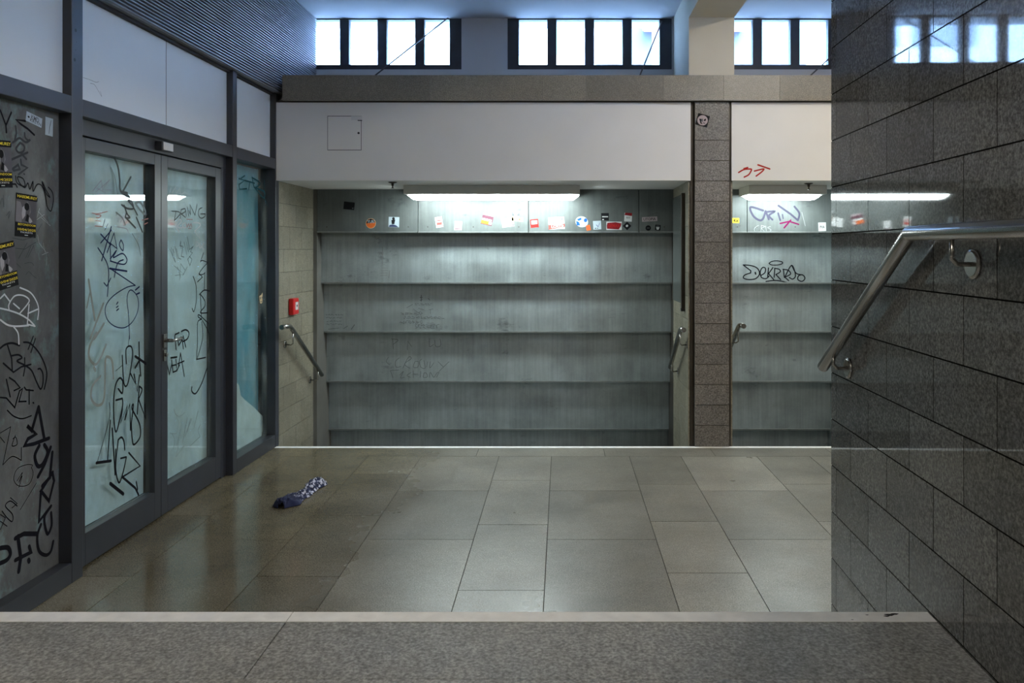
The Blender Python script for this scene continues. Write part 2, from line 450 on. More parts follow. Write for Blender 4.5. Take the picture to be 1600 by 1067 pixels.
for i in range(4):
    y = NOSE + 0.29 * i; z = LAND - R * i
    if i:
        mb = MB(); mb.box(XL, xr(y - 0.29), y - 0.29, y, 0, z)
        rooted(mb.build('step', 'step_granite'), st)
    if i < 4:
        mb = MB()
        cuts = [XL, -0.663, xr(y)] if i == 0 else [XL, xr(y)]
        for a, b in zip(cuts[:-1], cuts[1:]):
            mb.box(a + 0.001, b - 0.001, y - 0.05, y + 0.001, z - 0.02 if i == 0 else z - 0.003, z + 0.0012)
        if i == 0:                # chipped and scuffed spot near the right wall
            for (sx, sy, rr) in ((0.80, 1.955, 0.012), (0.815, 1.96, 0.009), (0.79, 1.948, 0.007), (0.745, 1.955, 0.004), (0.70, 1.93, 0.003)):
                mb.quadmesh([(sx + rr * (1 + 0.4 * math.sin(3 * a)) * math.cos(a), sy + 0.5 * rr * math.sin(a), z + 0.0016) for a in [k * 0.6283 for k in range(10)]], [tuple(range(10))], 1)
        o = rooted(mb.build('nosing_strip', ['white_paint_line', 'dark_recess']), st)
        o['label'] = 'white painted edge strip'

# stairwell going down behind the far white edge
mb = MB()
for i in range(5):
    mb.box(-2.30, 2.6, FLOOR_END + 0.29 * i + 0.002, FLOOR_END + 0.29 * (i + 1), -1.3, -0.17 * (i + 1))
struct(mb.build('floor_stairwell', 'step_granite'))

# ================================================================== left side: glazed shopfront
TOP = 2.852
ft = struct(empty('trim_2'))
POSTS = [(2.30, 2.385), (3.805, 3.891), (5.625, 5.694), (6.439, 6.517)]
for a, b in POSTS:
    mb = MB(); mb.box(0.0, 0.12, a, b, 0, TOP, 0, LW); mb.build('post', 'anthracite', ft, 0.003)
# two fixing holes with screws on the second post
mb = MB()
pA = left_plane(0.0)
for (x, y, r) in ((378, 152, 9), (373, 299, 9), (382, 210, 3), (378, 250, 3)):
    uv, tt = pA.px(x / 3.2, y / 3.2); rr = r / 3.2 * tt / F
    mb.quadmesh([pA.at(uv[0] + rr * math.cos(k * .5236), uv[1] + rr * math.sin(k * .5236), 0.0006) for k in range(12)], [tuple(range(12))])
mb.build('screw_hole', 'dark_recess', ft, recalc=False)
for (a, b) in zip(POSTS[:-1], POSTS[1:]):
    mb = MB(); mb.box(0.001, 0.115, a[1], b[0], 2.237, 2.32, 0, LW); mb.build('transom_bar', 'anthracite', ft, 0.003)
for a, b in ((POSTS[0], POSTS[1]), (POSTS[2], POSTS[3])):
    mb = MB(); mb.box(0.001, 0.115, a[1], b[0], 0, 0.098, 0, LW); mb.build('bottom_rail', 'anthracite', ft, 0.003)
for i, (a, b) in enumerate(zip(POSTS[:-1], POSTS[1:])):
    mb = MB(); mb.box(0.045, 0.075, a[1], b[0], 2.32, TOP, 0, LW)
    if i == 1:                    # vertical board joint
        mb.box(0.044, 0.0452, 4.78, 4.783, 2.32, TOP, 1, LW)
    o = mb.build('infill_panel', ['transom_panel', 'grout'], ft); o['label'] = 'white panel above the transom'
mb = MB(); mb.box(0.02, 0.10, 2.3, 6.517, TOP - 0.02, TOP + 0.002, 0, LW); mb.build('head_rail', 'dark_recess', ft)
graffiti(ft, left_plane(0.045), 'thin cracks', 'ink_pencil', (100, 120, 8.89), 's3 260,10 340,35 440,75 480,65; s3 360,90 420,110 470,190 520,275; s3 500,200 510,230 520,275')

# left dark pane (window_4)
w4 = struct(empty('window_4'))
mb = MB(); mb.box(0.062, 0.070, POSTS[0][1], POSTS[1][0], 0.098, 2.237, 0, LW); mb.build('glass_pane', 'grimy_glass', w4)
mb = MB(); mb.box(0.10, 0.11, POSTS[0][1], POSTS[1][0], 0.098, 2.237, 0, LW); mb.build('backing_sheet', 'grey_backing', w4)
p4 = left_plane(0.062)
A = (0, 160, 6.27); B = (0, 300, 6.27); C = (0, 440, 5.336); D = (0, 620, 3.81)
graffiti(w4, p4, 'black tag strokes at the top', 'ink_black', A, '''
14 0,75 55,225 60,295
14 55,225 108,98
16 245,182 155,170 205,215 268,258 333,318
s9 150,720 165,790 240,822 225,750 170,730 190,790 240,835 270,790 290,850 320,775 322,870 360,805 400,810 430,860 410,775 450,860 475,905 485,930 455,900 430,840
s9 470,830 510,880 520,960 505,1040 490,1065 460,1020 445,930 425,850
12 0,830 60,800 150,800 165,830''')
graffiti(w4, p4, 'dull grey brushed letters', 'ink_dim', A, '''
16 150,232 158,300 140,380 120,395
s16 238,300 245,345 275,372 295,365 250,390 190,350 150,375
s16 195,395 235,430 225,480 180,490 155,450 195,395
16 105,562 268,490
16 205,500 255,555
16 115,655 175,610 190,655 130,668
16 200,560 205,610 265,640 178,705
12 230,700 238,704''')
graffiti(w4, p4, 'pale scratches around the posters', 'ink_scratch', B, '''
4 385,160 360,250; 4 372,190 470,300; 4 360,270 430,220; 4 400,250 490,330; 4 365,420 380,500 450,590; 4 470,590 410,615; 3 420,500 440,600; 3 455,640 450,720''')
graffiti(w4, p4, 'thin dark scribbles', 'ink_dim', B, '''
5 360,392 410,310; 5 150,550 240,560 350,490; 5 262,500 180,650; 5 300,530 250,645; 5 330,520 270,640; 5 120,450 220,470 330,440
s4 240,700 300,690 330,720; 4 160,700 200,740; s4 250,810 280,780 320,820 350,840; 4 500,565 515,580; s4 0,120 20,60 35,150 30,30; s4 60,230 90,190 80,260 110,180''')
graffiti(w4, p4, 'white marker cup doodle', 'ink_white', C, '''
s9 165,50 250,90 300,160 320,230 312,315
10 0,140 35,105 80,165
s10 0,222 75,240 160,270 235,315 285,365
s9 75,240 72,190 120,120 190,115 240,150 225,190 160,268
9 110,182 160,225
9 240,190 225,355 290,372
9 230,265 312,230
s11 0,318 60,360 130,372 235,365
s9 110,375 148,430 155,520''')
graffiti(w4, p4, 'black BK and BZT tags', 'ink_black', C, '''
s13 0,555 40,525 100,512 160,532
11 60,530 95,640 100,740
11 25,680 110,755 175,710 255,690
s11 95,618 150,610 180,635 140,662 200,695 260,740 300,830 335,895 355,850 355,770 335,728 315,728
10 203,635 205,720 193,785
s11 195,505 250,515 320,590 370,690 388,780 367,895
9 275,455 232,565; 9 292,475 255,590
10 50,815 82,960; 10 75,800 120,830 165,885 115,908
10 0,965 50,970 120,1050 160,910 185,892 155,1000 215,998
10 200,880 215,902 275,908; 10 240,900 240,1020; 10 272,1008 278,1012''')
graffiti(w4, p4, 'thin black face and star doodles', 'ink_black', D, '''
s6 42,80 80,115 130,130 185,112
4 0,215 62,178 15,405
s4 15,405 70,355 125,378
4 125,378 125,300; 4 0,240 25,272
s4 90,228 70,290 100,282 92,240 75,250
s3 185,420 190,405 150,405 100,430 80,490 110,530 170,520 195,460 185,420
s3 100,500 132,450 110,510 130,470 110,540
3 215,512 118,672; 4 60,600 100,635 70,660
s5 100,650 60,620 30,650 72,700 70,742 40,720 10,680
4 0,740 40,770; 4 0,700 30,720 0,790''')
graffiti(w4, p4, 'bold black BONZE letters running down', 'ink_black', D, '''
17 228,60 262,250
17 228,60 188,200 160,172 212,222 165,250 145,290 200,280 290,246
s18 232,290 206,350 222,410 252,400 282,330 262,285
17 300,300 265,400 225,475
17 310,330 295,480 250,530
15 310,450 320,500 290,620 242,560 280,500 312,448
15 242,560 230,742 302,650
s15 302,650 262,720 280,815 305,765 302,690
s15 242,760 220,830 230,915 270,942 300,920 315,860''')
graffiti(w4, p4, 'bold black P.F. letters', 'ink_black', D, '''
20 90,842 140,815 220,815; 20 105,830 122,960 110,1040; 18 90,972 182,925 172,890; 20 168,970 172,980; s20 0,900 45,898 60,935 40,970 0,990''')

# posters and stickers on that pane
def poster(label, cx, cy, w, h, rot):
    return sticker('poster', label, 'poster', p4, cx, cy, w, h, rot, 'p_black', [
        ('rect', -.5, -.17, .5, .36, 'p_photo'),
        ('poly', [(-.5, -.15), (-.22, -.17), (-.16, .12), (-.30, .30), (-.5, .32)], 'p_photomid'),
        ('poly', [(-.18, -.10), (-.05, .0), (-.03, .16), (-.10, .24), (-.2, .18), (-.22, .04)], 'p_photolight'),
        ('poly', [(.10, .0), (.22, -.06), (.3, -.12), (.18, -.17), (.08, -.10)], 'p_photolight'),
        ('poly', [(-.1, .24), (.02, .33), (.14, .25), (.2, .1), (.12, .0), (.16, .16), (.06, .27)], 'p_photomid'),
        ('disc', -.12, .12, .12, .30, 'p_black'),
        ('poly', [(-.06, -.12), (.1, -.15), (.12, 0), (.02, .05)], 'p_black'),
        ('poly', [(-.5, .41), (.5, .37), (.5, .46), (-.5, .5)], 'p_black'),
        ('text', 'HABEMUREY', 0, .43, .065, .94, 'p_yellow'),
        ('text', 'BEYONDOOM', 0.02, -.215, .05, .84, 'p_yellow'),
        ('text', '10/04/2025', 0.02, -.33, .055, .86, 'p_yellow'),
        ('text', 'TICKETS', 0, -.395, .035, .6, 'p_white'),
        ('rect', -.08, -.465, .08, -.45, 'p_white')], 'concert posters on the dark pane')
k2 = 0.90
poster('dark concert poster with yellow lettering, topmost of three and nearest the frame edge', 1.5, 256, 47, 74, 4)
poster('dark concert poster with yellow lettering, middle one set furthest right', 40.5, 337, 48, 67, -3)
poster('dark concert poster with yellow lettering, lowest of three and tilted', 8, 415, 49, 72, 10)
sticker('sticker', 'white paper label with black scribble in the top corner of the dark pane', 'sticker', p4, 53, 186.8, 37, 15, -9, 'p_pale',
        [('text', 'KMD', .05, .12, .5, .5, 'p_grey'), ('text', 'KRSTN', .1, -.22, .3, .7, 'p_grey'), ('disc', -.42, -.1, -.3, .1, 'p_black')])
sticker('sticker', 'small upright white label beside the scribbled one on the dark pane', 'sticker', p4, 76.5, 198, 18, 28, -2, 'p_pale',
        [('poly', [(-.05, -.4), (.0, -.4), (.1, .0), (.28, .4), (.22, .4), (.03, .02)], 'p_grey')])

# the double door
HD = 0.05
def leaf(name, s0, s1, g0, g1):
    d = struct(empty(name))
    mb = MB()
    mb.box(HD, HD + 0.055, s0, g0, 0.012, 2.148, 0, LW); mb.box(HD, HD + 0.055, g1, s1, 0.012, 2.148, 0, LW)
    mb.box(HD, HD + 0.055, g0, g1, 2.083, 2.148, 0, LW); mb.box(HD, HD + 0.055, g0, g1, 0.012, 0.172, 0, LW)
    mb.build('leaf_frame', 'anthracite', d, 0.002)
    mb = MB(); mb.box(HD + 0.030, HD + 0.038, g0, g1, 0.172, 2.083, 0, LW); mb.build('glass_pane', 'door_glass', d)
    return d
d1 = leaf('door_1', 3.897, 4.733, 3.992, 4.661)
d2 = leaf('door_2', 4.737, 5.545, 4.811, 5.463)
mb = MB(); mb.box(HD - 0.001, 0.115, 3.891, 5.625, 2.156, 2.237, 0, LW); mb.box(HD, 0.115, 5.549, 5.625, 0, 2.156, 0, LW)
mb.build('door_frame', 'anthracite', ft, 0.002)
def sheet(parent, s0, s1, mat, z0=0.172, z1=2.083, d=0.115, wav=0.004):
    mb = MB(); n = 24; m = 30; vs = []
    for i in range(n + 1):
        for j in range(m + 1):
            s = s0 + (s1 - s0) * i / n; z = z0 + (z1 - z0) * j / m
            vs.append(LW(d + wav * (mnoise.noise((s * 4, z * 2.2, 1.3)) + 0.4 * mnoise.noise((s * 11, z * 3, 5))), s, z))
    mb.quadmesh(vs, [(i * (m + 1) + j, (i + 1) * (m + 1) + j, (i + 1) * (m + 1) + j + 1, i * (m + 1) + j + 1) for i in range(n) for j in range(m)], 0, True)
    return mb.build('backing_sheet', mat, parent, recalc=False)
sheet(d1, 3.95, 4.66, 'backing_sheet'); sheet(d2, 4.78, 5.47, 'backing_sheet')
# room behind the doors: closed and dark
mb = MB(); mb.box(0.30, 0.33, 2.2, 6.6, -0.1, TOP, 0, LW); mb.box(0.10, 0.33, 2.2, 6.6, TOP, TOP + 0.03, 0, LW); mb.box(0.10, 0.33, 6.50, 6.6, -0.1, TOP, 0, LW); mb.box(0.10, 0.33, 2.2, 2.3, -0.1, TOP, 0, LW); struct(mb.build('wall_left_rear', 'dark_recess'))

pd = left_plane(HD + 0.030)
E = (130, 230, 6.278); F_ = (130, 340, 5.617); G = (130, 520, 3.952); H = (255, 260, 5.929); I = (255, 420, 5.335); J = (255, 580, 5.929)
graffiti(d1, pd, 'broad grey brush tag at the top', 'ink_grey', E, '''
s20 300,95 338,190 356,320 366,430 455,490
16 390,430 465,292; 18 366,435 430,450
s14 375,565 430,600 490,600 472,532 440,525 482,575 530,665
s14 400,570 420,640 412,690 455,690 430,655 400,575
15 415,690 510,790; 15 520,690 578,830; 11 590,712 620,655''')
graffiti(d1, pd, 'faded grey swirls', 'ink_smear', E, '''
s9 270,200 310,300 335,460; s18 510,550 555,540 605,620 600,655 565,625 520,570; s12 320,640 380,690 410,760; 6 330,640 320,670; s8 480,850 540,960 560,1060''')
graffiti(d1, pd, 'faint violet scratchy tag', 'ink_pink', E, '5 90,430 175,325 190,425; 4 120,440 262,320; 4 250,325 190,420 275,420; 4 100,470 180,460; 4 130,400 220,450; s4 360,740 390,700 395,770 430,720; s4 330,780 420,800 440,840')
graffiti(d1, pd, 'faint red marks', 'ink_faint_red', E, 's6 85,645 140,652 235,630; s7 120,660 172,668 150,692 125,690; 7 112,772 182,778; 8 575,715 635,700; 8 600,755 630,740; 5 120,720 170,725')
graffiti(d1, pd, 'navy blue scrawl with a round smiling face', 'ink_navy', F_, '''
4 190,15 170,80; 4 215,55 187,110
10 245,80 160,378; 10 152,145 240,240; 9 245,110 152,222
s9 127,265 175,340 210,410 222,500 210,690
8 180,572 205,602 240,530
9 208,305 268,135 295,272 232,222 240,380
s8 330,195 315,240 345,290 350,240 330,195
s9 235,362 290,288 262,350 340,315 380,360 370,402 330,408 235,380
s9 350,370 300,400 270,522
12 230,446 380,470
s8 240,450 455,595
s7 455,595 380,612 270,680 205,755 190,830 220,910 290,960 370,962 440,900 480,800 475,700 430,640 398,648 382,720 395,850 405,1065
10 455,636 490,606; 10 465,672 492,660
9 290,760 302,741; 8 288,789 304,776; 9 291,815 308,800''')
graffiti(d1, pd, 'wide faded olive strokes', 'ink_olive', F_, '''
18 45,545 100,900; 18 175,755 60,1060; s18 180,930 150,980 95,1065; 12 30,790 60,640''')
graffiti(d1, pd, 'wide faded olive loops', 'ink_olive', G, '''
s13 80,0 40,80 35,150 70,195 100,165 140,72; 16 66,215 74,232
s13 105,268 55,330 50,410 92,448 128,400 135,180 152,148 178,180 185,280''')
graffiti(d1, pd, 'black slanting name tag', 'ink_black', G, '''
s8 265,190 264,100 295,85 302,150 275,310 250,310 240,140
3 200,235 240,200; 3 285,0 276,80
9 343,58 345,160 354,265; 12 320,145 386,190; 11 320,215 350,162
9 290,250 320,312 312,252 332,362 346,262
9 332,500 345,330; s8 345,330 362,352 340,410; 9 340,410 385,532 380,440
s9 215,345 240,372 242,300 222,280 196,330 186,440 190,560 205,606 240,460 240,405
9 240,405 200,416
9 240,470 230,555 270,450 255,540 286,440 290,600
s9 290,600 308,450 300,470 345,560 350,640 312,690 300,650 295,560''')
graffiti(d1, pd, 'black angular letters near the door bottom', 'ink_black', G, '''
s4 160,430 164,500 145,590 85,800; 8 166,540 150,780; 13 80,803 170,790
10 178,590 196,880 215,660
s9 215,660 235,645 250,670 255,722
s9 200,720 200,850 220,925 245,860 265,768
8 230,775 265,766
9 280,740 350,822 240,890; 11 240,890 320,958 340,1000; 9 326,920 334,968
16 165,930 246,995''')
graffiti(d2, pd, 'grey DRANG letters', 'ink_grey', H, '''
7 115,420 102,500; s7 75,414 140,420 152,445 102,500
7 165,400 155,480; s7 165,400 200,392 200,420 165,440; 7 165,440 205,472
7 212,462 208,410; 7 235,460 218,372 250,445
7 250,440 246,355 292,452 312,352
s7 360,380 330,400 325,450 350,480 385,462 382,440; 7 345,440 390,440''')
graffiti(d2, pd, 'white rounded tag', 'ink_white', H, '''
s8 150,610 120,550 150,490 168,510 132,552 160,570 185,560
s8 205,520 178,535 190,570 215,560; s8 275,520 330,525 340,550 290,600; 6 290,600 335,668 330,600
5 50,265 70,200; 5 80,250 112,190 120,260 150,200 162,265 200,235; 5 60,250 40,270; 4 200,240 235,262
s5 300,770 305,700 330,720 308,742; 5 335,712 332,750 350,752; 5 345,712 340,762 380,710; 5 352,740 376,772''')
graffiti(d2, pd, 'small red crossed marks', 'ink_faint_red', H, '6 212,530 220,562 235,530 242,562 256,530 265,562; 5 215,490 270,492; 4 230,575 260,575')
graffiti(d2, pd, 'thin black spiky letters', 'ink_dim', H, '''
4 60,765 112,890 88,765 100,800; 4 72,750 90,830; 4 108,742 130,860; 4 120,762 140,850 165,860; 4 160,690 152,735 178,740; 4 160,700 165,760
4 182,740 165,832 192,840; 4 192,700 215,820 216,700 232,790; 4 222,650 242,770 272,745
4 275,740 250,790 270,800 225,860 245,918 265,860 240,832
3 100,920 190,1000 110,1010; 3 200,960 160,900 150,1052; 3 130,930 160,1030; 3 220,930 180,1010''')
graffiti(d2, pd, 'long black looping tag down the right edge', 'ink_black', H, 's6 372,800 345,880 360,870 410,890; s6 410,890 350,960 330,1000 365,1000 385,985; 7 275,1020 292,1062')
graffiti(d2, pd, 'long black looping tag lower part', 'ink_black', I, '''
s7 250,65 272,140 275,260 255,355 240,330
7 285,108 325,70 300,40; 6 345,30 340,175
s7 388,185 340,178 300,215; s7 305,208 342,260 345,310 308,365 372,365; 7 308,215 318,420
s7 318,420 290,400 300,385 375,455
s7 320,420 285,450 284,600 276,755; s6 320,440 328,560 310,650 282,745; 8 276,755 352,738; s6 325,430 380,540 382,640 370,700
s10 362,830 320,950 270,1038 236,1020 238,985''')
graffiti(d2, pd, 'bold black TMP and VETA letters', 'ink_black', I, '''
10 95,560 106,672; 10 92,590 98,548 130,532; 10 118,580 128,638 158,590 166,665; 10 165,560 186,652
s10 150,522 185,508 212,530 202,580 165,605
10 30,792 50,880 70,795; 11 62,742 112,735; 9 68,760 80,862 108,850; 9 78,805 104,800; 9 104,755 112,850 135,800
9 142,702 124,825; 9 142,702 174,896; 9 118,792 172,768''')
graffiti(d2, pd, 'faded grey scribble low on the pane', 'ink_smear', J, '''
s6 98,350 112,395 150,420 198,380; s5 60,572 110,580 130,558; 8 222,430 178,655; 6 162,590 115,792 195,690; 7 262,440 200,602; 6 322,368 284,520
5 250,690 340,605; s4 340,605 322,550 345,490; s4 120,420 145,490 130,560; 9 250,440 222,560; s4 80,580 105,640 90,720''')

# lever handle with plates
hd = MB()
def hp(p, s, z): return LW(HD - p, s, z)
hd.box(0.001, 0.009, 4.748, 4.782, 1.005, 1.085, 0, hp)
hd.tube([hp(0.0, 4.765, 1.047), hp(0.055, 4.765, 1.047)], 0.011, 12)
hd.tube([hp(0.052, 4.757, 1.047), hp(0.056, 4.80, 1.047), hp(0.052, 4.86, 1.046), hp(0.046, 4.885, 1.050)], 0.010, 12)
hd.box(0.001, 0.009, 4.752, 4.780, 0.925, 0.99, 0, hp)
hd.tube([hp(0.0, 4.766, 0.962), hp(0.022, 4.766, 0.962)], 0.011, 12)
o = hd.build('door_handle', 'stainless', d2, 0.001); o['label'] = 'steel lever handle'

# motion sensor on the door head
ms = empty('motion_sensor', LW(HD - 0.02, 4.72, 2.165)); tag(ms, 'small box-shaped sensor with pale front on the head of the double door', 'sensor')
mb = MB(); mb.box(HD - 0.045, HD - 0.001, 4.66, 4.79, 2.168, 2.222, 0, LW); rooted(mb.build('housing', 'anthracite', bevel=0.004), ms)
mb = MB(); mb.box(HD - 0.049, HD - 0.0455, 4.668, 4.782, 2.172, 2.218, 0, LW); rooted(mb.build('front_cover', 'light_plastic', bevel=0.003), ms)

# sidelight (window_5)
w5 = struct(empty('window_5'))
mb = MB(); mb.box(0.062, 0.070, POSTS[2][1], POSTS[3][0], 0.098, 2.237, 0, LW); mb.build('glass_pane', 'door_glass', w5)
sheet(w5, 5.65, 6.438, 'teal_sheet', 0.1, 2.23, 0.14, 0.006)
mb = MB(); n = 12                 # pale curtain gathered to the lower left
p5b = left_plane(0.105); cpx = [(362, 590), (372, 602), (376, 618), (381, 624), (395, 636), (410, 650), (411, 668), (405, 690), (362, 712)]
vs = [p5b.at(*p5b.px(x, y)[0], 0.004 * math.sin(i * 2.1)) for i, (x, y) in enumerate(cpx)]
mb.quadmesh(vs, [(0, 1, 2, 8), (2, 3, 8), (3, 4, 8), (4, 5, 8), (5, 6, 8), (6, 7, 8)]); o = mb.build('curtain', 'curtain', w5); 
sol = o.modifiers.new('thick', 'SOLIDIFY'); sol.thickness = 0.004
p5 = left_plane(0.062)
graffiti(w5, p5, 'dark teal ETB letters', 'ink_teal', (340, 180, 3.556), '''
6 118,352 150,362 118,385 122,412 162,408; 6 150,336 130,350; 6 150,362 205,378; 6 178,372 172,412
s6 190,345 235,378 205,402 192,352; s6 205,402 235,440 256,460 258,425 205,402; 4 258,362 259,424; 4 255,455 278,502''')
sticker('sticker', 'torn cream sticker near the right edge of the teal side pane', 'sticker', p5, 407.5, 466, 14.5, 17, 0, 'p_cream',
        [('disc', -.3, -.1, -.05, .15, 'p_grey'), ('disc', .15, -.05, .35, .15, 'p_grey'), ('rect', -.2, -.35, .3, -.28, 'p_grey')],
        shape=[(-.45, .22), (.1, .3), (.45, .5), (.4, -.4), (.05, -.5), (-.25, -.42), (-.38, -.1)])

# corrugated cladding above
mb = MB()
s0, s1, zc0 = 2.0, BACK, TOP
nr = 44; pit = (CEIL - zc0) / nr; vs = []; prof = []
for i in range(nr):
    z = zc0 + i * pit
    prof += [(0.0, z), (-0.015, z + pit * 0.20), (-0.015, z + pit * 0.58), (0.0, z + pit * 0.74)]
prof.append((0.0, CEIL))
for d, z in prof: vs += [LW(-0.012 + d, s0, z), LW(-0.012 + d, s1, z)]
fs = [(2 * i, 2 * i + 1, 2 * i + 3, 2 * i + 2) for i in range(len(prof) - 1)]
mb.quadmesh(vs, fs)
mb.box(-0.0115, 0.14, s0, s1, zc0 - 0.001, CEIL, 0, LW)
struct(mb.build('wall_left_cladding', 'rib_metal', recalc=False))
# the rest of the left wall, beside the landing
mb = MB(); mb.box(0.0, 0.2, -2.5, 2.30, 0, CEIL, 0, LW); struct(mb.build('wall_left_near', 'grey_backing'))

# tiled return wall by the stairwell
def brickwall(mb, fn, s0, s1, z0, z1, zj, ph, pw, phases, t=0.02, gap=0.003, mi=0):
    k0 = math.floor((z0 - zj) / ph) - 1; k1 = math.ceil((z1 - zj) / ph) + 1
    for k in range(k0, k1):
        a, b = max(zj + k * ph, z0), min(zj + (k + 1) * ph, z1)
        if b - a < 0.01: continue
        p = phases[k % 2]; j0 = math.floor((s0 - p) / pw) - 1; j1 = math.ceil((s1 - p) / pw) + 1
        for j in range(j0, j1):
            c, d = max(p + j * pw, s0), min(p + (j + 1) * pw, s1)
            if d - c < 0.008: continue
            g = gap / 2
            mb.box(0, t, c + g, d - g, a + g, b - g, mi, fn)
mb = MB()
brickwall(mb, lambda d, s, z: LW(d + 0.004, s, z), 6.517, BACK, -1.3, 2.146, 1.02, 0.19, 0.30, (6.63, 6.78))
mb.box(0.012, 0.2, 6.517, BACK - 0.002, -1.3, 2.80, 1, LW)
struct(mb.build('wall_left_tiled', ['travertine', 'grout']))
mb = MB(); mb.box(-0.03, 0.2, BACK, 8.2, -1.3, 2.146, 0, LW); struct(mb.build('wall_left_recess', 'recess_side'))

# ================================================================== right wall: polished granite
PL_T = 0.02
mb = MB()
brickwall(mb, RW, -2.5, 2.73, 0.0, CEIL, 1.6426, 0.1575, 0.295, (2.678, 2.535), PL_T, 0.0038)
mb.hexa([RW(0.0006, -2.5, 0), RW(0.0006, 2.722, 0), (2.9, 2.722, 0), (2.9, -2.5, 0), RW(0.0006, -2.5, CEIL), RW(0.0006, 2.722, CEIL), (2.9, 2.722, CEIL), (2.9, -2.5, CEIL)], 1)
struct(mb.build('wall_right', ['polished_granite', 'black_joint']))
mb = MB()                          # end face of that wall, same stone
brickwall(mb, lambda d, s, z: (s, 2.744 - d, z), RA + RS * 2.73 + 0.02, 2.9, 0.0, CEIL, 1.6426, 0.1575, 0.295, (0.92, 1.07), 0.02, 0.0022)
struct(mb.build('wall_right_end', 'polished_granite'))
mb = MB(); hy0, hy1, hz0_, hz1_ = 3.0, 3.95, 3.0, 3.62
mb.box(2.9, 3.05, 2.7, hy0, -1.3, CEIL); mb.box(2.9, 3.05, hy1, 8.2, -1.3, CEIL); mb.box(2.9, 3.05, hy0, hy1, -1.3, hz0_); mb.box(2.9, 3.05, hy0, hy1, hz1_, CEIL)
struct(mb.build('wall_right_far', 'plaster'))
w6 = struct(empty('window_6'))  # unseen high window, added to throw blue daylight across the hall
mb = MB(); mb.box(2.95, 2.955, hy0 + 0.06, hy1 - 0.06, hz0_ + 0.05, hz1_ - 0.05); mb.build('glass_pane', 'window_glass', w6)
mb = MB(); mb.box(2.93, 2.98, hy0, hy1, hz0_, hz0_ + 0.05); mb.box(2.93, 2.98, hy0, hy1, hz1_ - 0.05, hz1_); mb.box(2.93, 2.98, hy0, hy0 + 0.06, hz0_ + 0.05, hz1_ - 0.05); mb.box(2.93, 2.98, hy1 - 0.06, hy1, hz0_ + 0.05, hz1_ - 0.05)
mb.build('window_frame', 'window_frame', w6)
mb = MB(); mb.box(-2.6, 3.05, -2.7, -2.5, 0, CEIL); struct(mb.build('wall_front', 'grey_backing'))

# ================================================================== ceiling, window wall
mb = MB(); mb.box(-2.6, 3.05, -2.7, 7.75, CEIL, CEIL + 0.25); struct(mb.build('ceiling', 'ceiling_paint'))
WY = BACK
zs = 3.255                         # underside of the frames
def WX(px): return (px - VX) * WY / F
wins = [(468, 721), (793, 1050), (1115, 1372)]
mb = MB(); edges = [-2.7] + [WX(v) for w in wins for v in w] + [3.05]
for a, b in zip(edges[0::2], edges[1::2]): mb.box(a, b, WY, WY + 0.30, 2.95, CEIL)
for a, b in wins: mb.box(WX(a), WX(b), WY, WY + 0.30, 2.95, zs)
struct(mb.build('wall_back', 'ceiling_paint'))
fw = 15.5 * WY / F
for i, (a, b) in enumerate(wins):
    w = struct(empty('window_%d' % (i + 1)))
    x0, x1 = WX(a), WX(b); z0, z1 = zs, CEIL
    off = 17.5; bars = [a + off + 44.5 + 59 * k for k in range(3)]
    mb = MB(); fy0, fy1 = WY + 0.015, WY + 0.085
    mb.box(x0, WX(a + off), fy0, fy1, z0, z1); mb.box(WX(b - 19), x1, fy0, fy1, z0, z1)
    mb.box(WX(a + off), WX(b - 19), fy0, fy1, z0, z0 + 0.048); mb.box(WX(a + off), WX(b - 19), fy0, fy1, z1 - 0.012, z1)
    mb.build('window_frame', 'window_frame', w, 0.003)
    for q in bars:
        mb = MB(); mb.box(WX(q), WX(q + 14.5), fy0 + 0.002, fy1 - 0.002, z0 + 0.047, z1 - 0.011); mb.build('mullion', 'window_frame', w, 0.003)
    mb = MB(); mb.box(WX(a + off), WX(b - 19), WY + 0.055, WY + 0.060, z0 + 0.047, z1 - 0.011); mb.build('glass_pane', 'window_glass', w)
# outside
mb = MB(); mb.box(-30, 30, 7.75, 40, 2.6, 3.05); mb.box(3.3, 30, -10, 7.75, 2.0, 2.6); o = mb.build('floor_street', 'pavement'); struct(o)
bl = empty('street_building', (0, 13.0, 3.05)); tag(bl, 'pale building across the street, seen overexposed through the high windows', 'building')
mb = MB(); mb.box(-16, 16, 13.0, 17.0, 3.05, 9.5); rooted(mb.build('facade', 'facade'), bl)
for (x, w_, z0, z1, m_) in ((-3.9, 1.0, 4.85, 6.4, 'shutter'), (-2.75, 0.85, 4.85, 6.4, 'shutter'), (-0.85, 0.75, 4.75, 6.2, 'facade_window'), (0.05, 0.5, 4.75, 6.2, 'facade_window'), (1.0, 0.9, 4.6, 6.2, 'facade_window'),
                            (3.35, 1.2, 4.2, 6.2, 'facade_window'), (5.2, 1.0, 4.3, 6.2, 'facade_window'), (-7, 1.2, 4.6, 6.2, 'facade_window'), (8, 1.2, 4.6, 6.2, 'facade_window')):
    mb = MB(); mb.box(x - w_ / 2, x + w_ / 2, 12.96, 13.05, z0, z1); rooted(mb.build('window', m_), bl)
mb = MB(); mb.hexa([(1.3, 12.6, 5.02), (2.9, 12.6, 5.02), (2.9, 13.0, 5.15), (1.3, 13.0, 5.15), (1.3, 12.6, 5.10), (2.9, 12.6, 5.10), (2.9, 13.0, 5.4), (1.3, 13.0, 5.4)]); rooted(mb.build('awning', 'red_awning'), bl)

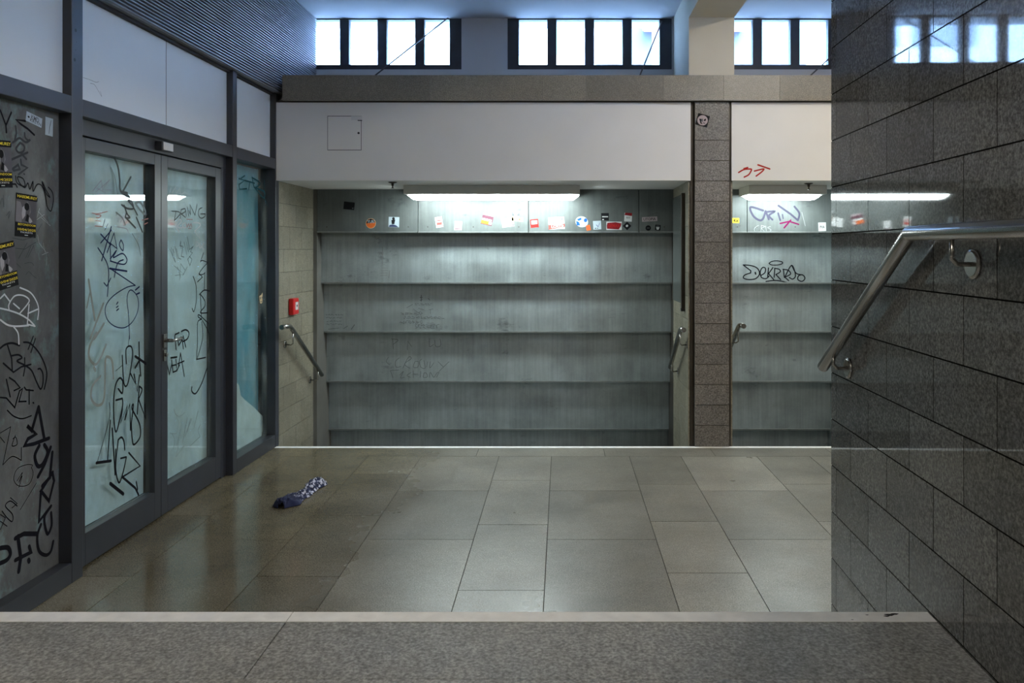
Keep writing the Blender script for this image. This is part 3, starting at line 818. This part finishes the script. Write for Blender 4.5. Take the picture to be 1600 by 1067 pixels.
# granite beam, ledge behind it, fascias, column
BY = 6.40
mb = MB(); x = -2.24; lens = [0.60, 0.58, 0.9, 0.35, 0.62, 0.48, 0.45, 0.62, 0.55, 0.6]
for L in lens:
    b = min(x + L, 2.9)
    if b > x + 0.01: mb.box(x + 0.0008, b - 0.0008, BY, BY + 0.03, 2.782, 2.984)
    x = b
mb.box(-2.24, 2.9, BY + 0.025, BY + 0.20, 2.786, 2.982, 1)
struct(mb.build('beam', ['beam_granite', 'grout']))
mb = MB(); mb.box(-2.6, 3.05, BY + 0.20, WY + 0.3, 2.776, 2.965); struct(mb.build('wall_back_ledge', 'ledge_concrete'))
XC0, XC1 = 1.036, 1.366
def soffit(name, x0, x1):
    mb = MB(); mb.box(x0, x1, FLOOR_END, WY + 0.3, 2.146, 2.775)
    mb.box(x0, x1, FLOOR_END + 0.03, FLOOR_END + 0.06, 2.77, 2.80, 1)
    return struct(mb.build(name, ['plaster', 'grout']))
f1 = soffit('wall_fascia', -2.308, XC0); f2 = soffit('wall_fascia_second', XC1, 2.9)
mb = MB(); mb.box(XC0, XC1, FLOOR_END + 0.02, 8.2, -1.3, 2.79); struct(mb.build('pillar_core', 'bronze_strip'))
mb = MB(); z = 0.0
zj = [2.469 - 0.164 * k for k in range(15)][::-1] + [2.78]
for a, b in zip([0.0] + [q for q in zj if q > 0.02][:-1], [q for q in zj if q > 0.02]):
    mb.box(1.069, 1.343, FLOOR_END - 0.012, FLOOR_END + 0.03, a + 0.0022, b - 0.0022)
mb.box(1.071, 1.341, FLOOR_END - 0.004, FLOOR_END + 0.03, 0.0, 2.78, 1)
struct(mb.build('pillar', ['column_granite', 'grout']))
# jamb walls of the recess beside the column
mb = MB()
brickwall(mb, lambda d, s, z: (XC0 - 0.014 + d, s, z), FLOOR_END + 0.03, 7.36, -1.3, 2.146, 1.02, 0.19, 0.3, (6.63, 6.78), 0.012)
struct(mb.build('wall_jamb', 'travertine'))
mb = MB()
brickwall(mb, lambda d, s, z: (XC1 + 0.002 + d, s, z), FLOOR_END + 0.03, 7.36, -1.3, 2.146, 1.02, 0.19, 0.3, (6.63, 6.78), 0.012)
struct(mb.build('wall_jamb_second', 'travertine'))
mb = MB(); mb.box(2.6, 2.9, FLOOR_END, 8.2, -1.3, 2.146); struct(mb.build('wall_right_recess', 'zinc_panel'))

# upper pillar and ceiling beam
mb = MB(); mb.box(1.029, 1.398, 6.50, WY, 2.90, CEIL); struct(mb.build('pillar_upper', 'beige_plaster'))
mb = MB(); mb.box(1.029, 1.398, 2.75, 6.52, 3.475, CEIL); struct(mb.build('beam_ceiling', 'beige_plaster'))

# ================================================================== stepped zinc panels closing the recesses
PY = [7.40, 7.53, 7.61, 7.69, 7.765, 7.84]
PB = [1.748, 1.272, 0.803, 0.318, -0.158, -0.8]
def bay(name, x0, x1, seams):
    w = struct(empty(name))
    out = []
    for i, (y, zb) in enumerate(zip(PY, PB)):
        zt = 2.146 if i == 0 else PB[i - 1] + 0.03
        cuts = [x0] + (seams if i == 0 else []) + [x1]
        for a, b in zip(cuts[:-1], cuts[1:]):
            mb = MB(); g = 0.003 if i == 0 else 0
            yb = PY[i + 1] + 0.05 if i < 5 else y + 0.1
            mb.box(a + g, b - g, y, yb, zb, zt)
            mb.box(a + g, b - g, y - 0.012, y + 0.002, zb - 0.004, zb + 0.010, 1)
            if i == 0:            # screw heads
                for sx in (a + 0.09, (a + b) / 2, b - 0.09):
                    if a < sx < b and b - a > 0.3:
                        mb.quadmesh([(sx + 0.006 * math.cos(k * .785), y - 0.0008, zb + 0.05 + 0.006 * math.sin(k * .785)) for k in range(8)], [tuple(range(8))], 2)
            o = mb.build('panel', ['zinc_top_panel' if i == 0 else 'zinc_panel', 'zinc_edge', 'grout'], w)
        out.append(o)
    mb = MB(); mb.box(x0, x1, 7.60, 8.2, 1.8, 2.14); mb.box(x0, x1, 7.95, 8.2, -1.3, 2.14); mb.build('backing', 'dark_recess', w)
    return w
b1 = bay('wall_back_panelled', -2.268, XC0 - 0.002, [-1.334, -0.312, 0.708])
b2 = bay('wall_back_panelled_second', XC1 + 0.014, 2.6, [1.71])
P = [back_plane(y) for y in PY]
L_ = (1130, 280, 5.617)
graffiti(b2, P[0], 'grey violet CRIN letters', 'ink_purple', L_, '''
s13 350,275 240,245 262,320 318,360 350,345 372,280; 12 400,352 375,288; s12 375,288 450,282 402,318 432,355; 11 482,298 500,360; 8 520,310 526,345
12 485,232 590,305 655,360; s12 655,360 668,300 625,240''')
graffiti(b2, P[0], 'magenta cross stroke', 'ink_magenta', L_, '9 500,388 580,370 662,396; 10 592,360 535,426')
graffiti(b2, P[0], 'faint grey CRLS letters', 'ink_scratch', L_, 's3 310,405 275,430 280,460 320,465; 3 330,465 335,405; s3 335,405 365,415 338,432 370,465; 3 372,410 380,460 395,460; s3 415,415 390,425 420,445 395,465; 3 690,290 720,410')
graffiti(b2, P[1], 'black DERRS tag with a halo', 'ink_black', L_, '''
7 175,752 242,803 240,822; s7 242,822 190,840 178,866 220,880 285,872 318,830 300,782 245,758 175,752; 9 281,818 284,832
s7 330,845 365,820 370,782 345,775 325,812 335,860 375,872 402,850
7 397,778 390,856; 7 436,775 398,828 442,880
7 452,785 446,860; s7 450,782 490,790 500,812 462,836; 7 462,836 505,882
7 528,790 536,862; s7 524,790 572,800 590,832 540,860; 7 540,860 575,890
s7 540,860 600,755 634,842 610,876 580,862; s7 602,757 640,825 700,842 716,872 690,896 655,880 662,846 695,838
s6 402,738 425,722 470,716 515,725 518,740 480,752 425,752 402,738; s7 375,897 450,888 520,896 580,915''')
graffiti(f2, back_plane(FLOOR_END), 'two red hooked marker strokes', 'ink_red', (1060, 150, 6.276), '''
s10 590,750 640,722 700,716 716,724 690,770 645,795; 10 642,712 680,701; s10 745,736 800,722 838,716 815,745 762,785; 11 780,675 895,715''')
N_ = (590, 430, 5.929)
def scribble_rows(x0, x1, ys, n, jit, w):
    out = []
    for y in ys:
        x = x0 + random.random() * 20
        while x < x1:
            l = 8 + random.random() * n; pts = []
            for k in range(4): pts.append('%.0f,%.0f' % (x + l * k / 3, y + random.uniform(-jit, jit)))
            out.append('%g %s' % (w, ' '.join(pts))); x += l + 5 + random.random() * n * 0.5
    return '\n'.join(out)
graffiti(b1, P[2], 'small handwritten lines in dark pencil', 'ink_pencil', N_, scribble_rows(340, 490, [265, 275], 26, 5, 3) + '\n' + scribble_rows(210, 420, [352, 362], 22, 7, 4) + '\n' +
         scribble_rows(240, 600, [385, 398], 26, 7, 3.5) + '\n' + scribble_rows(205, 420, [428, 440], 26, 9, 4) + '\n' + scribble_rows(340, 545, [460, 470, 485], 26, 9, 4) +
         '\n5 405,185 405,240; 5 395,205 415,205; 4 395,235 415,225; 4 470,215 485,230; 4 330,310 375,345 400,335; 5 380,305 430,318; 4 490,315 490,355; 4 475,318 515,312; 4 270,300 325,270')
graffiti(b1, P[2], 'block of tiny handwriting at the left edge', 'ink_pencil', (490, 350, 5.083), scribble_rows(100, 225, [720, 745, 772, 795], 14, 5, 2.5) + '\n4 240,830 270,810; 5 300,835 325,800; 3 120,835 200,825')
graffiti(b1, P[3], 'faint scratched handwriting', 'ink_pencil', N_, '''
s3 200,765 165,800 172,850 215,845; s3 235,860 285,760 312,772 250,822 300,862; s3 345,800 332,850 372,850 378,800 345,800; s3 410,775 388,800 400,850 440,860 430,790
3 455,850 462,800; s3 488,800 485,858 522,810; 3 560,800 610,850; 3 662,800 570,890; s3 100,760 80,800 115,830
3 120,885 142,950; 3 118,882 195,878; s3 205,925 240,890 212,950 248,945; s3 310,900 272,928 305,945; 3 330,885 332,948; 3 330,918 375,915; 3 400,890 395,945; s3 430,905 425,945 460,940 450,905 430,905; s3 480,945 490,900 520,945 550,905 570,900 545,945
s3 140,590 145,680; s3 130,590 190,600 145,640; 3 275,690 280,610 315,660; s3 480,590 482,660 520,640; s3 530,600 540,660 585,650 580,590''')
graffiti(b1, P[1], 'faint scratch marks', 'ink_scratch', (490, 350, 5.083), '3 548,180 545,330; 3 605,370 598,430; 2 540,350 590,350; 2 535,370 590,368; 2 530,390 585,388; 2 530,410 585,406')

# stickers along the top boards
ST = 'stickers along the lit boards'
def stk(label, cx, cy, w, h, rot, base, layers, shape='rect', pl=None):
    return sticker('sticker', label, 'sticker', pl or P[0], cx, cy, w, h, rot, base, layers, ST, shape)
stk('black rectangular sticker high on the unlit board at the far left', 545.5, 321.5, 17, 12, -6, 'p_black', [('rect', .3, -.35, .42, -.2, 'p_grey')])
stk('round orange and black sticker reading YURI', 579.5, 349, 16, 16, 0, 'p_cream', [('disc', -.46, -.46, .46, .46, 'p_orange'), ('poly', [(-.44, .0), (.44, .1), (.32, .33), (.0, .46), (-.32, .33)], 'p_black'), ('text', 'YURI', 0, .17, .30, .7, 'p_pale')], 'disc')
stk('white square sticker with a black standing figure', 615.5, 347, 16.5, 16, -2, 'p_pale', [('disc', -.18, .2, .08, .48, 'p_black'), ('poly', [(-.2, -.2), (.05, -.2), (.12, .25), (-.25, .2)], 'p_black'), ('poly', [(-.48, -.48), (.45, -.48), (.2, -.3), (-.1, -.22), (-.4, -.3)], 'p_navy')])
stk('white label with salmon red bars, tilted', 686, 347, 11, 16.5, 9, 'p_white', [('rect', -.38, -.28, .4, -.02, 'p_salmon'), ('rect', -.3, .1, .4, .2, 'p_salmon'), ('rect', -.2, .35, .35, .4, 'p_grey')])
stk('plain white sticker with a thin plum line at its foot', 716, 352.5, 11.5, 14, -3, 'p_white', [('rect', -.45, -.42, .45, -.32, 'p_plum'), ('rect', .4, -.05, .5, .05, 'p_grey')])
stk('dark plum sticker with white band and orange lower half', 761.5, 343, 17.5, 17, -13, 'p_plum', [('rect', -.5, .36, .5, .5, 'p_rose'), ('rect', -.46, -.12, .40, .06, 'p_white'), ('rect', -.5, -.45, .25, -.12, 'p_orange'), ('rect', .2, -.4, .45, -.18, 'p_white')])
stk('large white paper sticker, torn and tilted beside the skyline one', 793.5, 347.5, 19, 14, 8, 'p_white', [('rect', -.2, .12, .05, .2, 'p_grey'), ('rect', .3, -.42, .5, -.3, 'p_grey'), ('rect', -.1, -.46, .25, -.42, 'p_grey')])
stk('small white sticker with grey blocks like a skyline', 806, 333.3, 13, 8.5, 0, 'p_white', [('rect', -.5, .38, .5, .5, 'p_grey'), ('rect', -.48, -.48, -.3, .2, 'p_grey'), ('rect', -.3, -.48, -.16, -.05, 'p_grey'), ('rect', .3, -.48, .48, .2, 'p_grey'), ('rect', .14, -.48, .3, -.05, 'p_grey')])
stk('cream sticker with faint yellow print under the skyline one', 808.5, 342.5, 18, 6.5, -4, 'p_cream', [('rect', -.3, -.1, .1, .2, 'p_white'), ('disc', .12, -.2, .25, .2, 'p_orange')])
stk('red square sticker with pale lettering next to the board joint', 835, 349, 12.5, 13, 6, 'p_red', [('rect', -.38, -.1, .38, .36, 'p_rose'), ('text', 'STOP', 0, .13, .25, .6, 'p_red')])
stk('wide white sticker with blue drawing and red lettering', 869.5, 348.5, 25, 19, 3, 'p_white', [('rect', .28, .2, .42, .42, 'p_lilac'), ('rect', -.25, .3, .2, .36, 'p_lilac'), ('poly', [(-.25, -.05), (-.2, .2), (-.1, .0)], 'p_lilac'), ('poly', [(-.5, -.5), (.5, -.36), (.5, -.05), (.2, -.2), (-.5, -.1)], 'p_salmon'), ('text', 'LOKO!', .05, -.27, .22, .75, 'p_white')])
stk('round pale blue sticker with two blue eyes', 909, 346.5, 20, 17, -15, 'p_pale', [('poly', [(-.42, .1), (-.15, .35), (-.05, .2), (-.25, .0)], 'p_blue'), ('disc', .12, .05, .38, .4, 'p_blue'), ('poly', [(-.45, -.05), (-.2, -.1), (-.05, -.35), (-.3, -.45)], 'p_blue'), ('disc', -.02, -.12, .06, -.02, 'p_yellow')], 'disc')
stk('small orange sticker reading SO below the blue-eyed one', 919.2, 355.8, 6.5, 8.5, 12, 'p_orange', [('text', 'SO', 0, 0, .6, .7, 'p_salmon')])
stk('pale rounded square sticker with a blue tick', 933, 351.8, 12.5, 13.5, 3, 'p_pale', [('poly', [(-.1, .1), (.12, -.12), (.36, .32), (.36, .2), (.12, -.25), (-.14, .02)], 'p_lilac'), ('rect', -.3, -.4, -.12, -.32, 'p_black'), ('rect', -.02, -.4, .1, -.32, 'p_black')])
stk('black square sticker with a white bar, above the maroon one', 945.3, 338.7, 12, 11.5, 0, 'p_black', [('rect', -.38, -.06, .4, .08, 'p_white'), ('rect', -.36, -.45, -.15, -.3, 'p_white')])
stk('wide white sticker covered with maroon block lettering', 959.5, 352.8, 24, 13, 0, 'p_white', [('poly', [(-.46, -.36), (.3, -.44), (.44, -.05), (.48, .3), (.1, .44), (-.44, .36), (-.48, .0)], 'p_maroon'), ('text', 'GEMAX', 0, .02, .4, .75, 'p_red')])
stk('white sticker with a dark red cap band and small print', 981.5, 339.3, 12, 13.5, -3, 'p_white', [('poly', [(-.48, .22), (.48, .15), (.5, .5), (-.42, .5)], 'p_maroon'), ('text', 'BLN', 0, -.05, .2, .45, 'p_black')])
stk('black diamond-shaped sticker with a pale figure', 979.8, 353, 9.5, 9.5, 45, 'p_black', [('disc', -.2, -.15, .2, .2, 'p_white')])
stk('white strip sticker with black scrawl on the dark right board', 1015, 342.3, 24, 7, 3, 'p_rose', [('text', 'UTOPIA', 0, 0, .6, .8, 'p_black')])
stk('round black sticker on the dark right board', 1012.8, 356.2, 8.5, 8.5, 0, 'p_black', [('rect', -.25, -.06, .25, .06, 'p_grey')], 'disc')
stk('black square sticker with a pale shield on the dark right board', 1027.8, 355.5, 8.5, 8.5, -5, 'p_black', [('poly', [(-.32, .1), (.32, .1), (.2, -.35), (0, -.42), (-.2, -.35)], 'p_white'), ('rect', -.3, .2, .3, .35, 'p_grey')])
stk('yellow and black sticker at the edge of the column', 1149, 344.5, 12, 7.5, 0, 'p_yellow', [('poly', [(-.3, -.1), (-.1, .3), (.3, .15), (.35, -.2), (.1, -.3)], 'p_black'), ('disc', -.05, -.1, .2, .15, 'p_yellow')])
stk('white label with black print in the second recess, beside the dark wall', 1284.7, 356, 12, 17, 2, 'p_white', [('rect', -.5, -.5, .5, -.3, 'p_black'), ('text', 'PVA', 0, .08, .26, .6, 'p_black')])
sticker('sticker', 'tilted black square sticker with a pale round emblem, high on the granite column', 'sticker', back_plane(FLOOR_END - 0.012), 1097.7, 188, 19, 18.5, -16, 'p_black',
        [('disc', -.43, -.43, .43, .43, 'p_rose'), ('poly', [(-.3, .05), (-.1, -.3), (.1, -.32), (-.08, -.15), (-.12, .1)], 'p_black'), ('poly', [(.1, .1), (.22, .22), (.28, .05), (.1, -.05)], 'p_black'),
         ('poly', [(-.15, .05), (.0, .15), (.05, -.1), (-.05, -.15)], 'p_grey'), ('rect', .08, -.22, .28, -.17, 'p_black')])

# ================================================================== lamps and soffit fittings
def niche_lamp(x0, x1, label):
    zt = 2.146; y0_, y1_ = 6.90, 7.30; zb = 2.068
    e = empty('fluorescent_lamp', ((x0 + x1) / 2, (y0_ + y1_) / 2, zb)); tag(e, label, 'lamp')
    mb = MB(); mb.box(x0, x1, y0_, y1_, zb, zt - 0.001); rooted(mb.build('housing', 'lamp_housing', bevel=0.004), e)
    mb = MB(); i = 0.055; y0_, y1_ = 7.03, 7.21; j = 0.03
    mb.hexa([(x0 + i, y0_ + j, zb - 0.036), (x1 - i, y0_ + j, zb - 0.036), (x1 - i, y1_ - j, zb - 0.036), (x0 + i, y1_ - j, zb - 0.036),
             (x0 + 0.006, y0_ + 0.004, zb), (x1 - 0.006, y0_ + 0.004, zb), (x1 - 0.006, y1_ - 0.004, zb), (x0 + 0.006, y1_ - 0.004, zb)])
    o = rooted(mb.build('diffuser', 'niche_tube'), e); o['label'] = 'glowing white diffuser'
niche_lamp(-1.37, 0.152, 'long fluorescent lamp glowing under the wide soffit')
niche_lamp(1.612, 2.285, 'short fluorescent lamp glowing in the second recess, beside the column')
def hall_lamp(x, y, rot, label, L):
    e = empty('ceiling_light', (x, y, CEIL)); tag(e, label, 'lamp')
    mb = MB(); a, b = (L / 2, 0.09) if not rot else (0.09, L / 2)
    mb.box(-a, a, -b, b, -0.06, -0.002); mb.build('housing', 'lamp_housing', e, 0.004)
    mb = MB(); mb.box(-a + 0.02, a - 0.02, -b + 0.015, b - 0.015, -0.085, -0.061); mb.build('diffuser', 'hall_tube', e, 0.008)
hall_lamp(2.06, 4.15, True, 'ceiling light hung behind the polished granite wall', 1.5)
hall_lamp(-0.9, -0.6, False, 'added unseen ceiling light above the landing, brightening the hall', 1.05)  # out of view, added to lift the brightness of hall and steps
def sprinkler(px, y, label):
    x = (px - VX) * y / F
    e = empty('sprinkler', (x, y, 2.146)); tag(e, label, 'sprinkler', 'soffit sprinklers')
    mb = MB(); mb.tube([(0, 0, -0.001), (0, 0, -0.006), (0, 0, -0.012)], [0.036, 0.034, 0.012], 20); mb.build('rosette', 'brass_dark', e)
    mb = MB(); mb.tube([(0, 0, -0.01), (0, 0, -0.03), (0, 0, -0.034), (0, 0, -0.05)], [0.012, 0.010, 0.006, 0.006], 12); mb.tube([(0, 0, -0.048), (0, 0, -0.053)], 0.013, 12); mb.build('nozzle', 'brass_dark', e)
sprinkler(613.5, 6.60, 'small dark sprinkler in the soffit left of the long lamp')
sprinkler(1263.5, 6.72, 'small dark sprinkler above the right end of the short lamp')

# access hatch in the fascia
pf = back_plane(FLOOR_END)
(hx0, hz1), _ = pf.px(508.5, 178); (hx1, hz0), _ = pf.px(568, 238)
ah = empty('access_hatch', ((hx0 + hx1) / 2, FLOOR_END, hz0)); tag(ah, 'square white access hatch set in the white fascia', 'hatch')
m_ = 0.016
mb = MB(); y_ = FLOOR_END
mb.box(hx0, hx1, y_ - 0.003, y_ - 0.0003, hz0, hz0 + m_); mb.box(hx0, hx1, y_ - 0.003, y_ - 0.0003, hz1 - m_, hz1)
mb.box(hx0, hx0 + m_, y_ - 0.003, y_ - 0.0003, hz0 + m_, hz1 - m_); mb.box(hx1 - m_, hx1, y_ - 0.003, y_ - 0.0003, hz0 + m_, hz1 - m_)
rooted(mb.build('hatch_frame', 'plaster'), ah)
mb = MB(); mb.box(hx0 + m_, hx1 - m_, y_ - 0.0012, y_ - 0.0003, hz0 + m_, hz1 - m_); rooted(mb.build('gap', 'ink_dim'), ah)
mb = MB(); g = 0.0045; mb.box(hx0 + m_ + g, hx1 - m_ - g, y_ - 0.0035, y_ - 0.0012, hz0 + m_ + g, hz1 - m_ - g); rooted(mb.build('hatch_door', 'plaster'), ah)
mb = MB(); kx, kz = pf.px(560.5, 208)[0]; mb.tube([(kx, y_ - 0.003, kz), (kx, y_ - 0.006, kz)], 0.009, 16); rooted(mb.build('lock', 'ink_dim'), ah)
mb = MB(); mb.box(*[pf.px(v, 200)[0][0] for v in (549, 566)], y_ - 0.0045, y_ - 0.0036, pf.px(0, 188)[0][1], pf.px(0, 181.5)[0][1]); mb.box(*[pf.px(v, 200)[0][0] for v in (559, 566)], y_ - 0.005, y_ - 0.0045, pf.px(0, 189)[0][1], pf.px(0, 187.6)[0][1], 1)
rooted(mb.build('paper_label', ['light_plastic', 'ink_dim']), ah)

# opener rods below the high windows
def rod(label, lo, hi, foot=False):
    e = empty('opener_rod', lo); tag(e, label, 'rod', 'window opener rods')
    mb = MB(); mb.tube([lo, hi], 0.006, 10); rooted(mb.build('shaft', 'anthracite'), e)
    mb = MB(); x, y, z = lo; mb.box(x - (0.13 if foot else 0.03), x + 0.02, y - 0.02, y + 0.02, z - 0.017, z + 0.008); rooted(mb.build('foot_bracket', 'dark_plastic', bevel=0.003), e)
rod('thin metal rod slanting across the leftmost high window', ((574 - VX) * 6.64 / F, 6.64, 2.983), ((700 - VX) * 7.37 / F, 7.37, 3.722))
rod('thin metal rod standing steeply before the middle high window', ((996 - VX) * 6.64 / F, 6.64, 2.983), ((1034 - VX) * 7.37 / F, 7.37, 3.69), True)
rod('thin metal rod slanting before the right high window, near the dark wall', ((1256 - VX) * 6.64 / F, 6.64, 2.983), ((1365 - VX) * 7.37 / F, 7.37, 3.722))

# ================================================================== handrails
def handrail(label, pts, r, brackets, wallfn, bend=0.05):
    """pts: start, knee, end; brackets: (tube point, wall point)"""
    a, k, b = map(Vector, pts)
    d1_, d2_ = (a - k).normalized(), (b - k).normalized(); arc = []
    for i in range(7):
        t_ = i / 6; arc.append((1 - t_) ** 2 * (k + d1_ * bend) + 2 * t_ * (1 - t_) * k + t_ ** 2 * (k + d2_ * bend))
    e = empty('handrail', tuple(k)); tag(e, label, 'handrail')
    mb = MB(); mb.tube([a] + arc + [b], r, 24); rooted(mb.build('tube', 'stainless'), e)
    for tp, wp, rr in brackets:
        tp, wp = Vector(tp), Vector(wp); n = wallfn
        br = MB()
        c = Vector((tp.x, wp.y, wp.z))
        br.tube([tp - Vector((0, 0, r * 0.7)), Vector((tp.x, tp.y, c.z + 0.012)), Vector((tp.x + (wp.x - tp.x) * 0.25, tp.y + (wp.y - tp.y) * 0.25, c.z)), wp], 0.0055, 12)
        rooted(br.build('bracket', 'stainless'), e)
        mb = MB(); nn = Vector(n); mb.tube([wp + nn * 0.0, wp + nn * 0.006, wp + nn * 0.009], [rr, rr, rr * 0.8], 24); rooted(mb.build('rosette', 'stainless'), e)
def rp(d, y, z): return RW(d, y, z)
handrail('brushed steel handrail with two wall brackets on the polished granite wall',
         (rp(-0.05, 0.2, 1.626), rp(-0.05, 1.963, 1.628), rp(-0.05, 2.655, 1.200)), 0.0188,
         [(rp(-0.05, 1.742, 1.627), rp(0.0, 1.745, 1.556), 0.033), (rp(-0.05, 2.548, 1.266), rp(0.0, 2.55, 1.210), 0.033)], (-1, 0, 0), 0.008)
def lp(d, y, z): return LW(-d, y, z)
handrail('steel handrail on the beige tiled wall, below the red call point',
         (lp(0.085, 6.34, 0.972), lp(0.085, 6.53, 0.965), lp(0.085, 7.37, 0.435)), 0.0195,
         [(lp(0.085, 6.60, 0.92), lp(-0.004, 6.66, 0.80), 0.032), (lp(0.085, 7.26, 0.50), lp(-0.004, 7.30, 0.40), 0.032)], (1, 0, 0), 0.05)
cx_ = XC0 - 0.014
handrail('steel handrail on the left side of the granite column',
         ((cx_ - 0.065, 6.30, 0.955), (cx_ - 0.065, 6.46, 0.950), (cx_ - 0.065, 7.10, 0.545)), 0.0195,
         [((cx_ - 0.065, 6.50, 0.92), (cx_ - 0.0, 6.55, 0.81), 0.030), ((cx_ - 0.065, 7.0, 0.60), (cx_ - 0.0, 7.04, 0.52), 0.030)], (-1, 0, 0), 0.05)
cy_ = XC1 + 0.002
handrail('steel handrail mostly hidden behind the right side of the granite column',
         ((cy_ + 0.062, 6.30, 0.985), (cy_ + 0.062, 6.46, 0.98), (cy_ + 0.062, 7.10, 0.58)), 0.0195,
         [((cy_ + 0.062, 6.50, 0.95), (cy_, 6.55, 0.83), 0.030), ((cy_ + 0.062, 7.0, 0.63), (cy_, 7.04, 0.55), 0.030)], (1, 0, 0), 0.05)

# upright guide rail with a side panel on the column jamb
gp = empty('guide_panel', (cx_, 6.9, 1.11)); tag(gp, 'tall flat metal panel with an upright guide rail on the column side', 'panel')
mb = MB(); mb.box(cx_ - 0.006, cx_ - 0.0005, 6.70, 7.34, 1.13, 2.06); rooted(mb.build('side_panel', 'guard_metal', bevel=0.001), gp)
mb = MB(); mb.box(cx_ - 0.030, cx_ - 0.0005, 6.655, 6.70, 1.10, 2.06); rooted(mb.build('guide_rail', 'bronze_strip', bevel=0.003), gp)
mb = MB(); mb.box(cx_ - 0.034, cx_ - 0.0005, 6.65, 6.705, 1.075, 1.10); rooted(mb.build('end_stop', 'dark_plastic', bevel=0.002), gp)

# red call point
fa = empty('fire_call_point', LW(0, 6.81, 1.03)); tag(fa, 'red fire call point box on the beige tiled wall', 'alarm')
mb = MB(); mb.box(-0.038, 0.003, 6.745, 6.885, 1.035, 1.175, 0, LW); rooted(mb.build('housing', 'red_plastic', bevel=0.008), fa)
mb = MB(); mb.box(-0.041, -0.037, 6.795, 6.858, 1.075, 1.142, 0, LW); rooted(mb.build('glass_window', 'light_plastic', bevel=0.002), fa)
mb = MB(); mb.tube([LW(-0.040, 6.826, 1.110), LW(-0.044, 6.826, 1.110)], 0.010, 14); rooted(mb.build('button', 'dark_plastic'), fa)

# crumpled scarf on the floor
t = NT('scarf_cloth')
vor = t.n('ShaderNodeTexVoronoi'); vor.inputs['Scale'].default_value = 42; t.l(t.pos(), vor.inputs['Vector'])
msk = t.ramp(vor.outputs['Distance'], [(0.42, 1), (0.52, 0)])
n2 = t.ramp(t.noise(16, 4), [(0.38, 0), (0.48, 1)])
sep = t.n('ShaderNodeSeparateXYZ'); t.l(t.pos(), sep.inputs[0])
yr = t.n('ShaderNodeMapRange'); yr.inputs[1].default_value = 5.03; yr.inputs[2].default_value = 5.08; t.l(sep.outputs[1], yr.inputs[0])
fac = t.mul(t.mul(msk, n2), yr.outputs[0])
t.color(t.mul((0.012, 0.016, 0.055), (0.58, 0.58, 0.70), fac, 'MIX')); t.rough(0.9); MATS['scarf_cloth'] = t.m
mb = MB(); nu, nv = 90, 60; vs = []
A0 = Vector((-1.705, 4.90)); A1 = Vector((-1.652, 5.46)); ax = (A1 - A0); Lx = ax.length; ax.normalize(); ay = Vector((-ax.y, ax.x))
for i in range(nu + 1):
    for j in range(nv + 1):
        a = i / nu; b = j / nv * 2 - 1; sg = 1 if b > 0 else -1
        wid = 0.058 + 0.020 * math.sin(a * 7.5 + 0.2) + 0.030 * mnoise.noise((a * 5, sg * 3.0, 2.2)) + 0.012 * mnoise.noise((a * 15, sg * 5.0, 6.2))
        wid *= min(1, 0.30 + 7 * min(a, 1 - a))
        nz = mnoise.noise((a * 8, b * 1.8, 0.3)); rg = 1 - abs(mnoise.noise((a * 11 + b * 1.5, b * 3.0 - a * 4, 4.0))) * 2.2
        rg2 = 1 - abs(mnoise.noise((a * 26 - b * 3, b * 6.0, 9.0))) * 2.2
        off = 0.016 * math.sin(a * 6 + 1) + 0.014 * mnoise.noise((a * 6, 7, b))
        blob = math.exp(-((a - 0.12) / 0.10) ** 2) * 0.018 + math.exp(-((a - 0.72) / 0.16) ** 2) * 0.012
        hgt = (1 - abs(b) ** 2.0) * (0.016 + blob + 0.016 * nz + 0.020 * max(0, rg) + 0.008 * max(0, rg2))
        p = A0 + ax * (Lx * a + 0.020 * mnoise.noise((a * 4, b * 2.5, 8.0))) + ay * (b * wid * (1 + 0.25 * nz) + off)
        vs.append((p.x, p.y, 0.003 + max(0.0, hgt)))
mb.quadmesh(vs, [(i * (nv + 1) + j, (i + 1) * (nv + 1) + j, (i + 1) * (nv + 1) + j + 1, i * (nv + 1) + j + 1) for i in range(nu) for j in range(nv)], 0, True)
o = mb.build('scarf', 'scarf_cloth', recalc=False); tag(o, 'crumpled navy patterned cloth lying on the stone floor', 'cloth')
sol = o.modifiers.new('thick', 'SOLIDIFY'); sol.thickness = 0.003; sol.offset = 1
